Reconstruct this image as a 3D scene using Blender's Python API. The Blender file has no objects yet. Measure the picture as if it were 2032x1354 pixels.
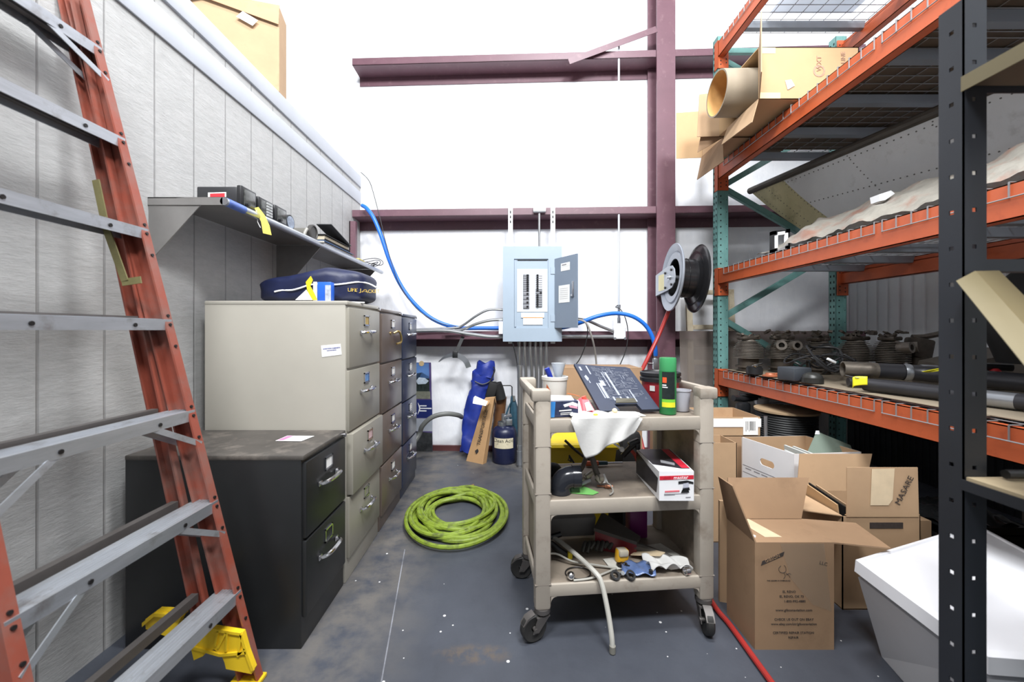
import bpy, bmesh, math, random
from mathutils import Vector, Matrix, Euler
C = bpy.context.scene.collection
random.seed(7)
# ---------------------------------------------------------------- measuring
F, CX, CY, H = 790.0, 1013.0, 656.0, 1.183      # focal length, eye point and eye height of the photograph (px, px, px, m)
def at(px, py, Y):
    return Vector(((px-CX)/F*Y, Y, H-(py-CY)/F*Y))
def ground(px, py, z=0.0):
    Y = (H-z)*F/(py-CY)
    return Vector(((px-CX)/F*Y, Y, z))
def wy(x, off=0.0):                              # back wall, off metres in front of it
    return 3.913-0.04*x-off
V = Vector
# ---------------------------------------------------------------- mesh builder
class MB:
    def __init__(s):
        s.v = []; s.f = []; s.m = []; s.sm = []
    def add(s, vs, fs, mi=0, smooth=False):
        b = len(s.v)
        s.v += [Vector(v) for v in vs]
        for f in fs:
            s.f.append([b+i for i in f]); s.m.append(mi); s.sm.append(smooth)
        return s
    def box(s, lo, hi, mi=0, bev=0.0):
        lo = Vector(lo); hi = Vector(hi)
        return s.obox((lo+hi)/2, hi-lo, None, mi, bev)
    def obox(s, c, size, rot=None, mi=0, bev=0.0):
        c = Vector(c); R = Matrix.Identity(3) if rot is None else (rot if isinstance(rot, Matrix) else Euler(rot).to_matrix())
        hx, hy, hz = size[0]/2, size[1]/2, size[2]/2
        if bev <= 0:
            vs = [c+R@Vector((x*hx, y*hy, z*hz)) for x in (-1, 1) for y in (-1, 1) for z in (-1, 1)]
            return s.add(vs, [(0,1,3,2),(4,6,7,5),(0,4,5,1),(2,3,7,6),(0,2,6,4),(1,5,7,3)], mi)
        bm = bmesh.new(); bmesh.ops.create_cube(bm, size=1.0)
        for v in bm.verts: v.co = Vector((v.co.x*2*hx, v.co.y*2*hy, v.co.z*2*hz))
        bmesh.ops.bevel(bm, geom=list(bm.edges), offset=min(bev, hx*.9, hy*.9, hz*.9), segments=2, affect='EDGES', profile=.5)
        bm.verts.index_update()
        s.add([c+R@v.co for v in bm.verts], [[v.index for v in f.verts] for f in bm.faces], mi); bm.free()
        return s
    def cyl(s, p0, p1, r0, r1=None, n=16, mi=0, cap=True, smooth=True):
        p0 = Vector(p0); p1 = Vector(p1); r1 = r0 if r1 is None else r1
        d = (p1-p0).normalized(); a = d.orthogonal().normalized(); b = d.cross(a)
        vs = []
        for p, r in ((p0, r0), (p1, r1)):
            vs += [p+(a*math.cos(t*2*math.pi/n)+b*math.sin(t*2*math.pi/n))*r for t in range(n)]
        s.add(vs, [(i, (i+1) % n, n+(i+1) % n, n+i) for i in range(n)], mi, smooth)
        if cap: s.add(vs, [list(range(n))[::-1], list(range(n, 2*n))], mi)
        return s
    def tube(s, pts, r, n=8, mi=0, closed=False, sub=4, smooth=True):
        P = [Vector(p) for p in pts]
        if sub > 1 and len(P) > 2: P = spline(P, sub, closed)
        rr = r if callable(r) else (lambda t: r)
        m = len(P); rings = []; a = None
        for i, p in enumerate(P):
            if closed: d = P[(i+1) % m]-P[i-1]
            else: d = P[min(i+1, m-1)]-P[max(i-1, 0)]
            if d.length < 1e-9: d = Vector((0, 0, 1))
            d.normalize()
            a = d.orthogonal() if a is None else a-d*a.dot(d)
            if a.length < 1e-6: a = d.orthogonal()
            a.normalize(); b = d.cross(a); R = rr(i/max(1, m-1))
            rings.append([p+(a*math.cos(k*2*math.pi/n)+b*math.sin(k*2*math.pi/n))*R for k in range(n)])
        vs = [v for g in rings for v in g]; fs = []
        for i in range(m if closed else m-1):
            j = (i+1) % m
            for k in range(n): fs.append((i*n+k, i*n+(k+1) % n, j*n+(k+1) % n, j*n+k))
        s.add(vs, fs, mi, smooth)
        if not closed: s.add(vs, [list(range(n))[::-1], list(range((m-1)*n, m*n))], mi)
        return s
    def lathe(s, prof, origin, axis=(0, 0, 1), n=24, mi=0, smooth=True, up=None):
        o = Vector(origin); d = Vector(axis).normalized(); a = (Vector(up) if up else d.orthogonal()).normalized(); b = d.cross(a)
        vs = []
        for r, z in prof:
            vs += [o+d*z+(a*math.cos(k*2*math.pi/n)+b*math.sin(k*2*math.pi/n))*max(r, 1e-5) for k in range(n)]
        fs = []
        for i in range(len(prof)-1):
            for k in range(n): fs.append((i*n+k, i*n+(k+1) % n, (i+1)*n+(k+1) % n, (i+1)*n+k))
        s.add(vs, fs, mi, smooth); return s
    def slab(s, pts, t, mi=0, nrm=None):
        P = [Vector(p) for p in pts]; n = len(P)
        N = Vector(nrm).normalized() if nrm else ((P[1]-P[0]).cross(P[-1]-P[0])).normalized()
        vs = P+[p+N*t for p in P]
        fs = [list(range(n))[::-1], list(range(n, 2*n))]+[(i, (i+1) % n, n+(i+1) % n, n+i) for i in range(n)]
        return s.add(vs, fs, mi)
    def ball(s, c, r, n=12, mi=0, sz=(1, 1, 1)):
        c = Vector(c); vs = []; m = n//2
        for i in range(m+1):
            th = math.pi*i/m
            for k in range(n): vs.append(c+Vector((math.sin(th)*math.cos(2*math.pi*k/n)*sz[0], math.sin(th)*math.sin(2*math.pi*k/n)*sz[1], math.cos(th)*sz[2]))*r)
        fs = [(i*n+k, (i+1)*n+k, (i+1)*n+(k+1) % n, i*n+(k+1) % n) for i in range(m) for k in range(n)]
        return s.add(vs, fs, mi, True)
    def grid(s, nu, nv, fn, mi=0, smooth=True):
        vs = [fn(i/(nu-1), j/(nv-1)) for i in range(nu) for j in range(nv)]
        fs = [(i*nv+j, (i+1)*nv+j, (i+1)*nv+j+1, i*nv+j+1) for i in range(nu-1) for j in range(nv-1)]
        return s.add(vs, fs, mi, smooth)
    def hull(s, lo, hi):
        return s
def spline(P, sub, closed=False):
    out = []; n = len(P)
    for i in range(n if closed else n-1):
        if closed: a, b, c, d = P[i-1], P[i], P[(i+1) % n], P[(i+2) % n]
        else: a, b, c, d = P[max(i-1, 0)], P[i], P[i+1], P[min(i+2, n-1)]
        for k in range(sub):
            t = k/sub
            out.append(.5*((2*b)+(c-a)*t+(2*a-5*b+4*c-d)*t*t+(3*b-a-3*c+d)*t*t*t))
    if not closed: out.append(P[-1].copy())
    return out
ROOTINV = {}
def link(o, parent=None):
    C.objects.link(o)
    if parent: o.parent = parent
    return o
def mesh_from(mb, name, mats, inv=None, angle=35, weld=True):
    me = bpy.data.meshes.new(name)
    vs = [inv@v for v in mb.v] if inv else mb.v
    me.from_pydata([tuple(v) for v in vs], [], mb.f)
    for m in (mats if isinstance(mats, (list, tuple)) else [mats]): me.materials.append(m)
    for p, mi, sm in zip(me.polygons, mb.m, mb.sm): p.material_index = mi; p.use_smooth = sm
    bm = bmesh.new(); bm.from_mesh(me)
    if weld: bmesh.ops.remove_doubles(bm, verts=bm.verts, dist=1e-5)
    bmesh.ops.recalc_face_normals(bm, faces=bm.faces)
    bm.to_mesh(me); bm.free()
    try: me.set_sharp_from_angle(angle=math.radians(angle))
    except Exception: pass
    me.update()
    return me
def tag(o, label, cat, group=None, kind=None):
    o['label'] = label
    if cat: o['category'] = cat
    if group: o['group'] = group
    if kind: o['kind'] = kind
    return o
def thing(name, label, cat, loc=(0, 0, 0), rz=0.0, group=None):
    o = bpy.data.objects.new(name, None); o.empty_display_size = .05
    link(o); o.location = loc; o.rotation_euler = (0, 0, rz)
    ROOTINV[o.name] = (Matrix.Translation(Vector(loc))@Matrix.Rotation(rz, 4, 'Z')).inverted()
    return tag(o, label, cat, group)
def part(name, mb, mats, parent, label=None, local=False, angle=35):
    """a part or sub-part; the mesh builder holds world coordinates unless local"""
    r = parent
    while r.parent: r = r.parent
    inv = None if local else ROOTINV.get(r.name)
    o = bpy.data.objects.new(name, mesh_from(mb, name, mats, inv, angle)); link(o, parent)
    if label: o['label'] = label
    return o
def solo(name, mb, mats, label, cat, group=None, kind=None, angle=35):
    """a thing that is one mesh, its origin at the middle of its foot"""
    lo = Vector([min(v[i] for v in mb.v) for i in range(3)]); hi = Vector([max(v[i] for v in mb.v) for i in range(3)])
    b = Vector(((lo.x+hi.x)/2, (lo.y+hi.y)/2, lo.z))
    o = bpy.data.objects.new(name, mesh_from(mb, name, mats, Matrix.Translation(-b), angle)); link(o); o.location = b
    ROOTINV[o.name] = Matrix.Translation(-b)
    return tag(o, label, cat, group, kind)
def struct(name, mb, mats, label=None):
    o = solo(name, mb, mats, label or name.replace('_', ' '), 'building', kind='structure')
    return o
def dup(root, loc, rz, label, group=None):
    r = root.copy(); C.objects.link(r); r.location = loc; r.rotation_euler = (0, 0, rz); r['label'] = label
    if group: r['group'] = group
    ROOTINV[r.name] = (Matrix.Translation(Vector(loc))@Matrix.Rotation(rz, 4, 'Z')).inverted()
    for ch in list(root.children):
        c = ch.copy(); C.objects.link(c); c.parent = r
        for g in ch.children:
            d = g.copy(); C.objects.link(d); d.parent = c
    return r
def text_mb(s, o, ex, ey, size, depth=.0006, align='CENTER', mb=None, mi=0, res=2):
    """lettering: o = anchor, ex/ey = unit reading and up directions"""
    cu = bpy.data.curves.new('lettering', 'FONT'); cu.body = s; cu.size = size; cu.align_x = align; cu.align_y = 'CENTER'
    cu.extrude = depth; cu.resolution_u = res
    ob = bpy.data.objects.new('lettering', cu); C.objects.link(ob)
    dg = bpy.context.evaluated_depsgraph_get(); me = bpy.data.meshes.new_from_object(ob.evaluated_get(dg))
    ex = Vector(ex).normalized(); ey = Vector(ey).normalized(); ez = ex.cross(ey); o = Vector(o)
    mb = mb or MB()
    mb.add([o+ex*v.co.x+ey*v.co.y+ez*v.co.z for v in me.vertices], [list(p.vertices) for p in me.polygons], mi)
    bpy.data.objects.remove(ob); bpy.data.meshes.remove(me); bpy.data.curves.remove(cu)
    return mb
# ---------------------------------------------------------------- materials
def lin(c):
    c = c/255.0
    return c/12.92 if c <= .04045 else ((c+.055)/1.055)**2.4
def rgba(c, k=1.0):
    return (min(1, lin(c[0])*k), min(1, lin(c[1])*k), min(1, lin(c[2])*k), 1)
class NT:
    def __init__(s, m):
        m.use_nodes = True; s.t = m.node_tree; s.n = s.t.nodes; s.b = s.n.get('Principled BSDF'); s.out = s.n.get('Material Output')
    def new(s, typ, **kw):
        n = s.n.new(typ)
        for k, v in kw.items():
            if k.startswith('i_'):
                key = k[2:]; n.inputs[int(key) if key.isdigit() else key.replace('_', ' ')].default_value = v
            else: setattr(n, k, v)
        return n
    def link(s, a, b): s.t.links.new(a, b)
    def math(s, op, a, b=None, c=None, clamp=False):
        n = s.n.new('ShaderNodeMath'); n.operation = op; n.use_clamp = clamp
        for i, x in enumerate((a, b, c)):
            if x is None: continue
            if isinstance(x, (int, float)): n.inputs[i].default_value = x
            else: s.link(x, n.inputs[i])
        return n.outputs[0]
    def mix(s, fac, a, b):
        n = s.n.new('ShaderNodeMix'); n.data_type = 'RGBA'
        for sock, x in ((n.inputs[0], fac), (n.inputs[6], a), (n.inputs[7], b)):
            if isinstance(x, (int, float)): sock.default_value = x
            elif isinstance(x, tuple): sock.default_value = x
            else: s.link(x, sock)
        return n.outputs[2]
    def ramp(s, fac, lo, hi):
        n = s.n.new('ShaderNodeMapRange'); n.inputs[1].default_value = lo; n.inputs[2].default_value = hi; n.clamp = True
        s.link(fac, n.inputs[0]); return n.outputs[0]
    def noise(s, co, scale, detail=4, rough=.55, stretch=None):
        if stretch:
            mp = s.n.new('ShaderNodeMapping'); mp.inputs['Scale'].default_value = stretch; s.link(co, mp.inputs[0]); co = mp.outputs[0]
        n = s.n.new('ShaderNodeTexNoise'); n.inputs['Scale'].default_value = scale; n.inputs['Detail'].default_value = detail
        n.inputs['Roughness'].default_value = rough; s.link(co, n.inputs['Vector']); return n.outputs[0]
    def bump(s, h, strength, dist=.002):
        n = s.n.new('ShaderNodeBump'); n.inputs['Strength'].default_value = strength; n.inputs['Distance'].default_value = dist
        s.link(h, n.inputs['Height']); s.link(n.outputs[0], s.b.inputs['Normal'])
MATS = {}
def mat(name, c, rough=.5, metal=0.0, var=.12, scale=6.0, bump=0.0, bscale=60.0, stretch=None, dirt=None, spec=.5, alpha=1.0, trans=0.0, coat=0.0, emit=0.0):
    if name in MATS: return MATS[name]
    m = bpy.data.materials.new(name); t = NT(m); MATS[name] = m
    co = t.new('ShaderNodeTexCoord').outputs['Object']
    base = rgba(c)
    if var > 0:
        nz = t.noise(co, scale, 5, .6, stretch)
        col = t.mix(t.ramp(nz, .3, .7), rgba(c, 1-var), rgba(c, 1+var))
    else: col = None
    if dirt:
        dc, amount, ds = dirt
        dn = t.noise(co, ds, 6, .65)
        fac = t.math('MULTIPLY', t.ramp(dn, .62-amount*.35, .78-amount*.2), min(1, .55+amount*.4))
        col = t.mix(fac, col if col is not None else base, rgba(dc))
    if col is not None: t.link(col, t.b.inputs['Base Color'])
    else: t.b.inputs['Base Color'].default_value = base
    t.b.inputs['Roughness'].default_value = rough; t.b.inputs['Metallic'].default_value = metal
    t.b.inputs['Specular IOR Level'].default_value = spec
    t.b.inputs['Alpha'].default_value = alpha; t.b.inputs['Transmission Weight'].default_value = trans
    t.b.inputs['Coat Weight'].default_value = coat
    if bump: t.bump(t.noise(co, bscale, 4, .6, stretch), bump)
    return m
# ================================================================ THE SETTING
def floor_material():
    m = bpy.data.materials.new('painted_concrete'); t = NT(m)
    pos = t.new('ShaderNodeNewGeometry').outputs['Position']
    sep = t.new('ShaderNodeSeparateXYZ'); t.link(pos, sep.inputs[0]); X, Y = sep.outputs[0], sep.outputs[1]
    big = t.noise(pos, 1.6, 6, .6); mid = t.noise(pos, 7, 6, .65); fine = t.noise(pos, 60, 3, .6)
    col = t.mix(t.ramp(big, .35, .7), rgba((56, 59, 67)), rgba((72, 76, 85)))
    # bare worn concrete beside the cabinets and along the back wall
    d1 = t.math('SUBTRACT', 1.0, t.math('DIVIDE', t.math('ABSOLUTE', t.math('ADD', X, .66)), .36), clamp=True)
    d2 = t.ramp(Y, 2.9, 3.75)
    wear = t.math('MULTIPLY', t.math('MAXIMUM', d1, d2), t.ramp(mid, .34, .62), clamp=True)
    col = t.mix(t.math('MULTIPLY', wear, .8), col, rgba((112, 107, 100)))
    scuff = t.ramp(t.noise(pos, 14, 8, .75), .56, .72)
    col = t.mix(t.math('MULTIPLY', scuff, .2), col, rgba((38, 40, 46)))
    # a brown spill in the aisle
    vx = t.math('DIVIDE', t.math('ADD', X, .135), .15); vy = t.math('DIVIDE', t.math('SUBTRACT', Y, 1.455), .05)
    r2 = t.math('ADD', t.math('MULTIPLY', vx, vx), t.math('MULTIPLY', vy, vy))
    spill = t.math('MULTIPLY', t.math('SUBTRACT', 1.15, r2, clamp=True), t.ramp(t.noise(pos, 22, 5, .7), .42, .6))
    col = t.mix(t.math('MULTIPLY', spill, .75), col, rgba((92, 80, 68)))
    # scratched line along the aisle
    lx = t.math('ADD', X, t.math('ADD', .2095, t.math('MULTIPLY', Y, .168)))
    line = t.math('MULTIPLY', t.math('LESS_THAN', t.math('ABSOLUTE', lx), .0022), t.math('LESS_THAN', Y, 2.15))
    col = t.mix(t.math('MULTIPLY', line, t.ramp(mid, .3, .6)), col, rgba((140, 142, 150)))
    # chips of pale debris
    vo = t.new('ShaderNodeTexVoronoi'); vo.inputs['Scale'].default_value = 26; t.link(pos, vo.inputs['Vector'])
    sc = t.new('ShaderNodeSeparateColor'); t.link(vo.outputs['Color'], sc.inputs[0])
    near = t.math('MULTIPLY', t.ramp(X, -.9, .5), t.math('SUBTRACT', 1.0, t.ramp(Y, 1.3, 2.3)))
    pick = t.math('GREATER_THAN', sc.outputs[0], t.math('SUBTRACT', .97, t.math('MULTIPLY', near, .42)))
    chip = t.math('MULTIPLY', pick, t.math('LESS_THAN', vo.outputs['Distance'], t.math('MULTIPLY', sc.outputs[1], .17)))
    col = t.mix(chip, col, rgba((205, 205, 205)))
    t.link(col, t.b.inputs['Base Color'])
    t.link(t.math('ADD', .34, t.math('MULTIPLY', mid, .35)), t.b.inputs['Roughness'])
    t.bump(t.math('ADD', fine, t.math('MULTIPLY', chip, 2.0)), .25, .002)
    return m
def siding_material():
    m = bpy.data.materials.new('grooved_siding'); t = NT(m)
    pos = t.new('ShaderNodeNewGeometry').outputs['Position']
    sep = t.new('ShaderNodeSeparateXYZ'); t.link(pos, sep.inputs[0])
    fr = t.math('ABSOLUTE', t.math('SUBTRACT', t.math('FRACT', t.math('ADD', t.math('DIVIDE', t.math('SUBTRACT', sep.outputs[1], 1.262), .2085), 20.5)), .5))
    groove = t.math('SUBTRACT', 1.0, t.ramp(fr, .012, .024))
    grain = t.noise(pos, 9, 8, .7, (1, 1.6, 5)); fine = t.noise(pos, 45, 5, .7, (1, .5, 2.2))
    col = t.mix(t.ramp(grain, .3, .75), rgba((164, 164, 163)), rgba((182, 182, 181)))
    col = t.mix(t.math('MULTIPLY', t.ramp(t.noise(pos, 2.3, 5, .6), .62, .8), .3), col, rgba((160, 158, 152)))
    col = t.mix(t.math('MULTIPLY', groove, .45), col, rgba((96, 95, 94)))
    t.link(col, t.b.inputs['Base Color']); t.b.inputs['Roughness'].default_value = .6
    h = t.math('SUBTRACT', t.math('ADD', t.math('MULTIPLY', fine, .55), t.math('MULTIPLY', grain, .6)), t.math('MULTIPLY', groove, 1.6))
    t.bump(h, .55, .006)
    return m
def liner_material():
    m = bpy.data.materials.new('white_insulation_facing'); t = NT(m)
    pos = t.new('ShaderNodeNewGeometry').outputs['Position']
    w = t.noise(pos, 3.0, 5, .6, (1.4, 1, .5)); f = t.noise(pos, 14, 6, .6)
    col = t.mix(t.ramp(f, .3, .75), rgba((236, 238, 243)), rgba((245, 246, 249)))
    sm = t.ramp(t.noise(pos, 5, 6, .7), .66, .82)
    col = t.mix(t.math('MULTIPLY', sm, .25), col, rgba((196, 198, 200)))
    t.link(col, t.b.inputs['Base Color']); t.b.inputs['Roughness'].default_value = .42
    t.bump(w, .5, .03)
    return m
M_floor = floor_material(); M_siding = siding_material(); M_liner = liner_material()
M_paint = mat('painted_trim', (180, 184, 192), .5, var=.05, scale=4, bump=.15, bscale=30)
M_red = mat('maroon_primer', (104, 74, 84), .42, var=.1, scale=5, dirt=((132, 104, 110), .15, 18))
M_redd = mat('maroon_base', (92, 52, 52), .5, var=.1)
M_rib = mat('ribbed_metal', (222, 225, 228), .45, var=.06, scale=3)
M_dark = mat('dark_wainscot', (44, 48, 52), .6, var=.2, scale=9)
M_galv = mat('galvanised_steel', (176, 180, 186), .32, .85, var=.08, scale=12)
M_white = mat('white_paint', (236, 238, 240), .45, var=.03)
# floor
struct('floor', MB().box((-4.2, -3.0, -.12), (3.9, 4.4, 0)), M_floor, 'blue grey painted concrete floor, scuffed and dusty')
# back wall (runs very slightly out of square)
b = MB(); x0, x1 = -1.5, 3.3
b.slab([(x0, wy(x0), 0), (x1, wy(x1), 0), (x1, wy(x1), 5.8), (x0, wy(x0), 5.8)], .12, nrm=(0, 1, 0))
struct('wall_back', b, M_liner, 'white insulation faced back wall')
b = MB(); b.slab([(-4.2, wy(-4.2), 0), (x0, wy(x0), 0), (x0, wy(x0), 5.8), (-4.2, wy(-4.2), 5.8)], .12, nrm=(0, 1, 0))
struct('wall_back_beyond', b, M_liner, 'white back wall seen over the small room')
b = MB().box((-1.6, -2.2, 0), (-1.5, wy(-1.5)-.002, 2.70)); struct('wall_left', b, M_siding, 'white grooved board wall of the small room')
b = MB().box((-1.5, -2.2, 2.438), (-1.489, wy(-1.5)-.01, 2.559), bev=.004); struct('trim_1', b, M_paint, 'white board along the top of the grooved wall')
b = MB().box((-1.53, -2.2, 2.608), (-1.487, wy(-1.5)-.01, 2.718), bev=.004); struct('trim_2', b, M_paint, 'white cap board on the grooved wall')
b = MB().box((-4.2, -2.2, 2.66), (-1.53, wy(-1.5)-.02, 2.718)); struct('ceiling', b, M_paint, 'flat roof of the small room')
# right wall: ribbed panel
b = MB().box((3.22, -2.5, .74), (3.3, 3.78, 5.8))
y = 3.70
while y > -2.4:
    b.box((3.205, y-.008, .74), (3.22, y+.008, 5.8)); y -= .1016
struct('wall_right', b, M_rib, 'ribbed grey metal wall behind the racks')
b = MB().box((3.2, -2.5, 0), (3.3, 3.78, .74))
y = 3.70
while y > -2.4:
    b.box((3.19, y-.004, 0), (3.2, y+.004, .74)); y -= .0508
struct('trim_6', b, M_dark, 'dark ribbed wainscot panel low on the metal wall')
b = MB(); b.box((-1.5, 3.86, 0), (3.2, 3.9, .05)); b.v = [V((v.x, wy(v.x, .03 if v.y < 3.88 else 0), v.z)) for v in b.v]
struct('baseboard_back', b, M_redd, 'maroon base angle along the back wall')
def girt(z, lip, drop, name, label):
    b = MB(); t = .006; xs = (-1.5, 3.2)
    def bx(o0, o1, z0, z1):
        b.box((xs[0], 0, z0), (xs[1], 1, z1))
        for i in range(len(b.v)-8, len(b.v)): b.v[i] = V((b.v[i].x, wy(b.v[i].x, o0 if b.v[i].y < .5 else o1), b.v[i].z))
    bx(.2, .003, z, z+t); bx(.2, .2-t, z, z+lip); bx(.003+t, .003, z-drop, z)
    bx(.2-t, .2-t-.02, z+lip-t, z+lip)
    # lap splice
    for dx in (1.084-.62,):
        pass
    return struct(name, b, M_red, label)
girt(3.697, .066, .084, 'girt_beam', 'uppermost maroon girt across the white wall')
girt(2.259, .066, .084, 'girt_beam', 'middle maroon girt across the white wall')
girt(1.098, .078, .073, 'girt_beam', 'lowest maroon girt, behind the breaker panel')
b = MB(); b.box((-1.498, 3.70, 1.80), (-1.44, 3.74, 2.20)); b.box((-1.498, 3.70, 1.80), (-1.49, 3.76, 2.20)); struct('trim_5', b, M_red, 'short maroon upright in the wall corner')
# column
b = MB(); b.box((1.336, 3.636, 0), (1.506, 3.648, 5.8)); b.box((1.415, 3.648, 0), (1.427, 3.82, 5.8)); b.box((1.318, 3.82, 0), (1.53, 3.834, 5.8))
struct('steel_column', b, M_red, 'maroon steel column in front of the white wall')
b = MB(); p0 = at(1129, 122, 3.655); p1 = at(1303, 58, 3.63)
d = (p1-p0).normalized(); u = V((0, 0, 1)); u = (u-d*u.dot(d)).normalized(); w = d.cross(u)
b.slab([p0-u*.025, p1-u*.025, p1+u*.025, p0+u*.025], .005, nrm=w if w.y > 0 else -w); b.slab([p0+u*.025, p1+u*.025, p1+u*.025+V((0, .045, 0)), p0+u*.025+V((0, .045, 0))], .005)
struct('brace_beam', b, M_red, 'diagonal maroon angle from the upper girt up to the column')
# bolt heads on the upper girt lap
b = MB()
for px, py in ((1092, 119), (1092, 133)):
    p = at(px, py, 3.69); b.cyl(p, p+V((0, -.012, 0)), .012, n=6)
# ================================================================ MATERIALS FOR THINGS
M_orange_glass = mat('orange_fibreglass', (136, 68, 53), .5, var=.1, scale=10, dirt=((122, 94, 86), .5, 7))
M_alu = mat('worn_aluminium', (178, 182, 188), .4, .7, var=.1, scale=20, stretch=(3, .4, 3), dirt=((120, 112, 106), .2, 14))
M_alud = mat('dull_aluminium', (104, 100, 98), .5, .6, var=.15, scale=9)
M_boot = mat('yellow_plastic', (226, 190, 34), .45, var=.06, dirt=((150, 120, 40), .1, 20))
M_bolt = mat('dark_bolt', (48, 46, 46), .4, .6, var=0)
M_olive = mat('zinc_plated_steel', (128, 122, 84), .4, .6, var=.15, scale=20)
M_steel = mat('shelf_steel', (150, 148, 146), .38, .55, var=.1, scale=7)
M_film = mat('blue_film', (84, 112, 190), .3, var=.2, scale=30)
M_blk = mat('black_plastic', (30, 31, 33), .4, var=.15)
M_blkmatte = mat('matte_black', (24, 24, 25), .75, var=.15)
M_glassd = mat('instrument_glass', (72, 74, 72), .12, var=.5, scale=45)
M_key = mat('grey_keys', (168, 170, 170), .5, var=.05)
M_paper = mat('white_paper', (236, 236, 234), .7, var=.03)
M_yel = mat('yellow_tag', (236, 222, 104), .65, var=.06)
M_redl = mat('red_print', (190, 48, 58), .5, var=.05)
M_inkb = mat('blue_ink', (52, 66, 150), .6, var=0)
M_ink = mat('black_ink', (40, 38, 40), .7, var=.1)
M_card = mat('cardboard', (178, 148, 116), .8, var=.07, scale=5, bump=.08, bscale=40, dirt=((152, 122, 92), .12, 5))
M_cardd = mat('brown_cardboard', (150, 121, 93), .82, var=.08, scale=5, bump=.08, bscale=40, dirt=((124, 98, 74), .15, 6))
M_tape = mat('paper_tape', (212, 192, 160), .5, var=.06, scale=20)
M_clear = mat('clear_tape', (168, 142, 112), .22, var=.04)
M_chrome = mat('chrome', (214, 214, 216), .16, 1.0, var=0)
M_brass = mat('worn_brass', (176, 152, 98), .3, .8, var=.1)
M_navyf = mat('navy_nylon', (20, 28, 62), .5, var=.25, scale=9, bump=.6, bscale=14)
M_cab_k = mat('black_enamel', (30, 31, 32), .38, var=.15, scale=4)
M_cab_ktop = mat('dusty_black_enamel', (74, 70, 66), .55, var=.2, scale=6, dirt=((124, 116, 108), .3, 9))
M_cab_b = mat('putty_enamel', (164, 160, 150), .36, var=.04, scale=3)
M_cab_bf = mat('putty_enamel_shaded', (140, 136, 125), .36, var=.05, scale=3)  # same putty, darkened because the drawer fronts face away from the light
M_cab_w = mat('brown_enamel', (98, 86, 79), .3, var=.08, scale=4)
M_cab_n = mat('navy_enamel', (48, 54, 74), .28, var=.1, scale=4)
M_hoseg = mat('lime_hose', (122, 142, 46), .45, var=.1, scale=18, dirt=((56, 56, 40), .42, 26))
M_cable = mat('black_cable', (34, 34, 36), .5, var=.1)
M_grey = mat('grey_plastic', (146, 144, 138), .5, var=.1)
# ================================================================ STEP LADDER (folded, leaning on the grooved wall)
ladder = thing('step_ladder', 'orange fibreglass step ladder with aluminium steps leaning on the grooved wall', 'ladder', (-1.0, 1.1, 0))
def lx(z): return -.838-.2535*z
def yfar(z): return 1.355-.004*z
def ynear(z): return .757+.03*z
def loft(mb, A, B, mi=0):
    n = len(A)
    return mb.add(list(A)+list(B), [list(range(n))[::-1], list(range(n, 2*n))]+[(i, (i+1) % n, n+(i+1) % n, n+i) for i in range(n)], mi)
def channel(z, xf, w, yo, sgn, fl=.03, t=.006):
    q = [(xf, yo), (xf-w, yo), (xf-w, yo-sgn*fl), (xf-w+t, yo-sgn*fl), (xf-w+t, yo-sgn*t), (xf-t, yo-sgn*t), (xf-t, yo-sgn*fl), (xf, yo-sgn*fl)]
    return [V((x, y, z)) for x, y in q]
ZT = 2.30
for nm, yf, sg in (('front_rail', yfar, 1), ('front_rail', ynear, -1)):
    b = MB(); loft(b, channel(.012, lx(.012), .068, yf(0), sg), channel(ZT, lx(ZT), .06, yf(ZT), sg)); r = None; bb = b; nb0 = len(b.f)
    for k in range(1, 8):
        z = .305*k
        for dz in (.012, -.018):
            p = V((lx(z+dz), yf(z)-sg*.015, z+dz)); bb.cyl(p-V((.001, 0, 0)), p+V((.004, 0, .001)), .005, n=8)
        p = V((lx(z-.09), yf(z)-sg*.015, z-.09)); bb.cyl(p-V((.001, 0, 0)), p+V((.004, 0, .001)), .005, n=8)
    b.m = [1 if i >= nb0 else 0 for i in range(len(b.f))]; part(nm, b, [M_orange_glass, M_bolt], ladder)
def rx(z): return lx(z)-.120+.040*z
for yf, sg in ((yfar, 1), (ynear, -1)):
    b = MB(); loft(b, channel(.11, rx(.11), .050, yf(0)-sg*.010, sg, .026), channel(ZT, rx(ZT), .046, yf(ZT)-sg*.012, sg, .026)); part('rear_rail', b, M_orange_glass, ladder)
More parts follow.
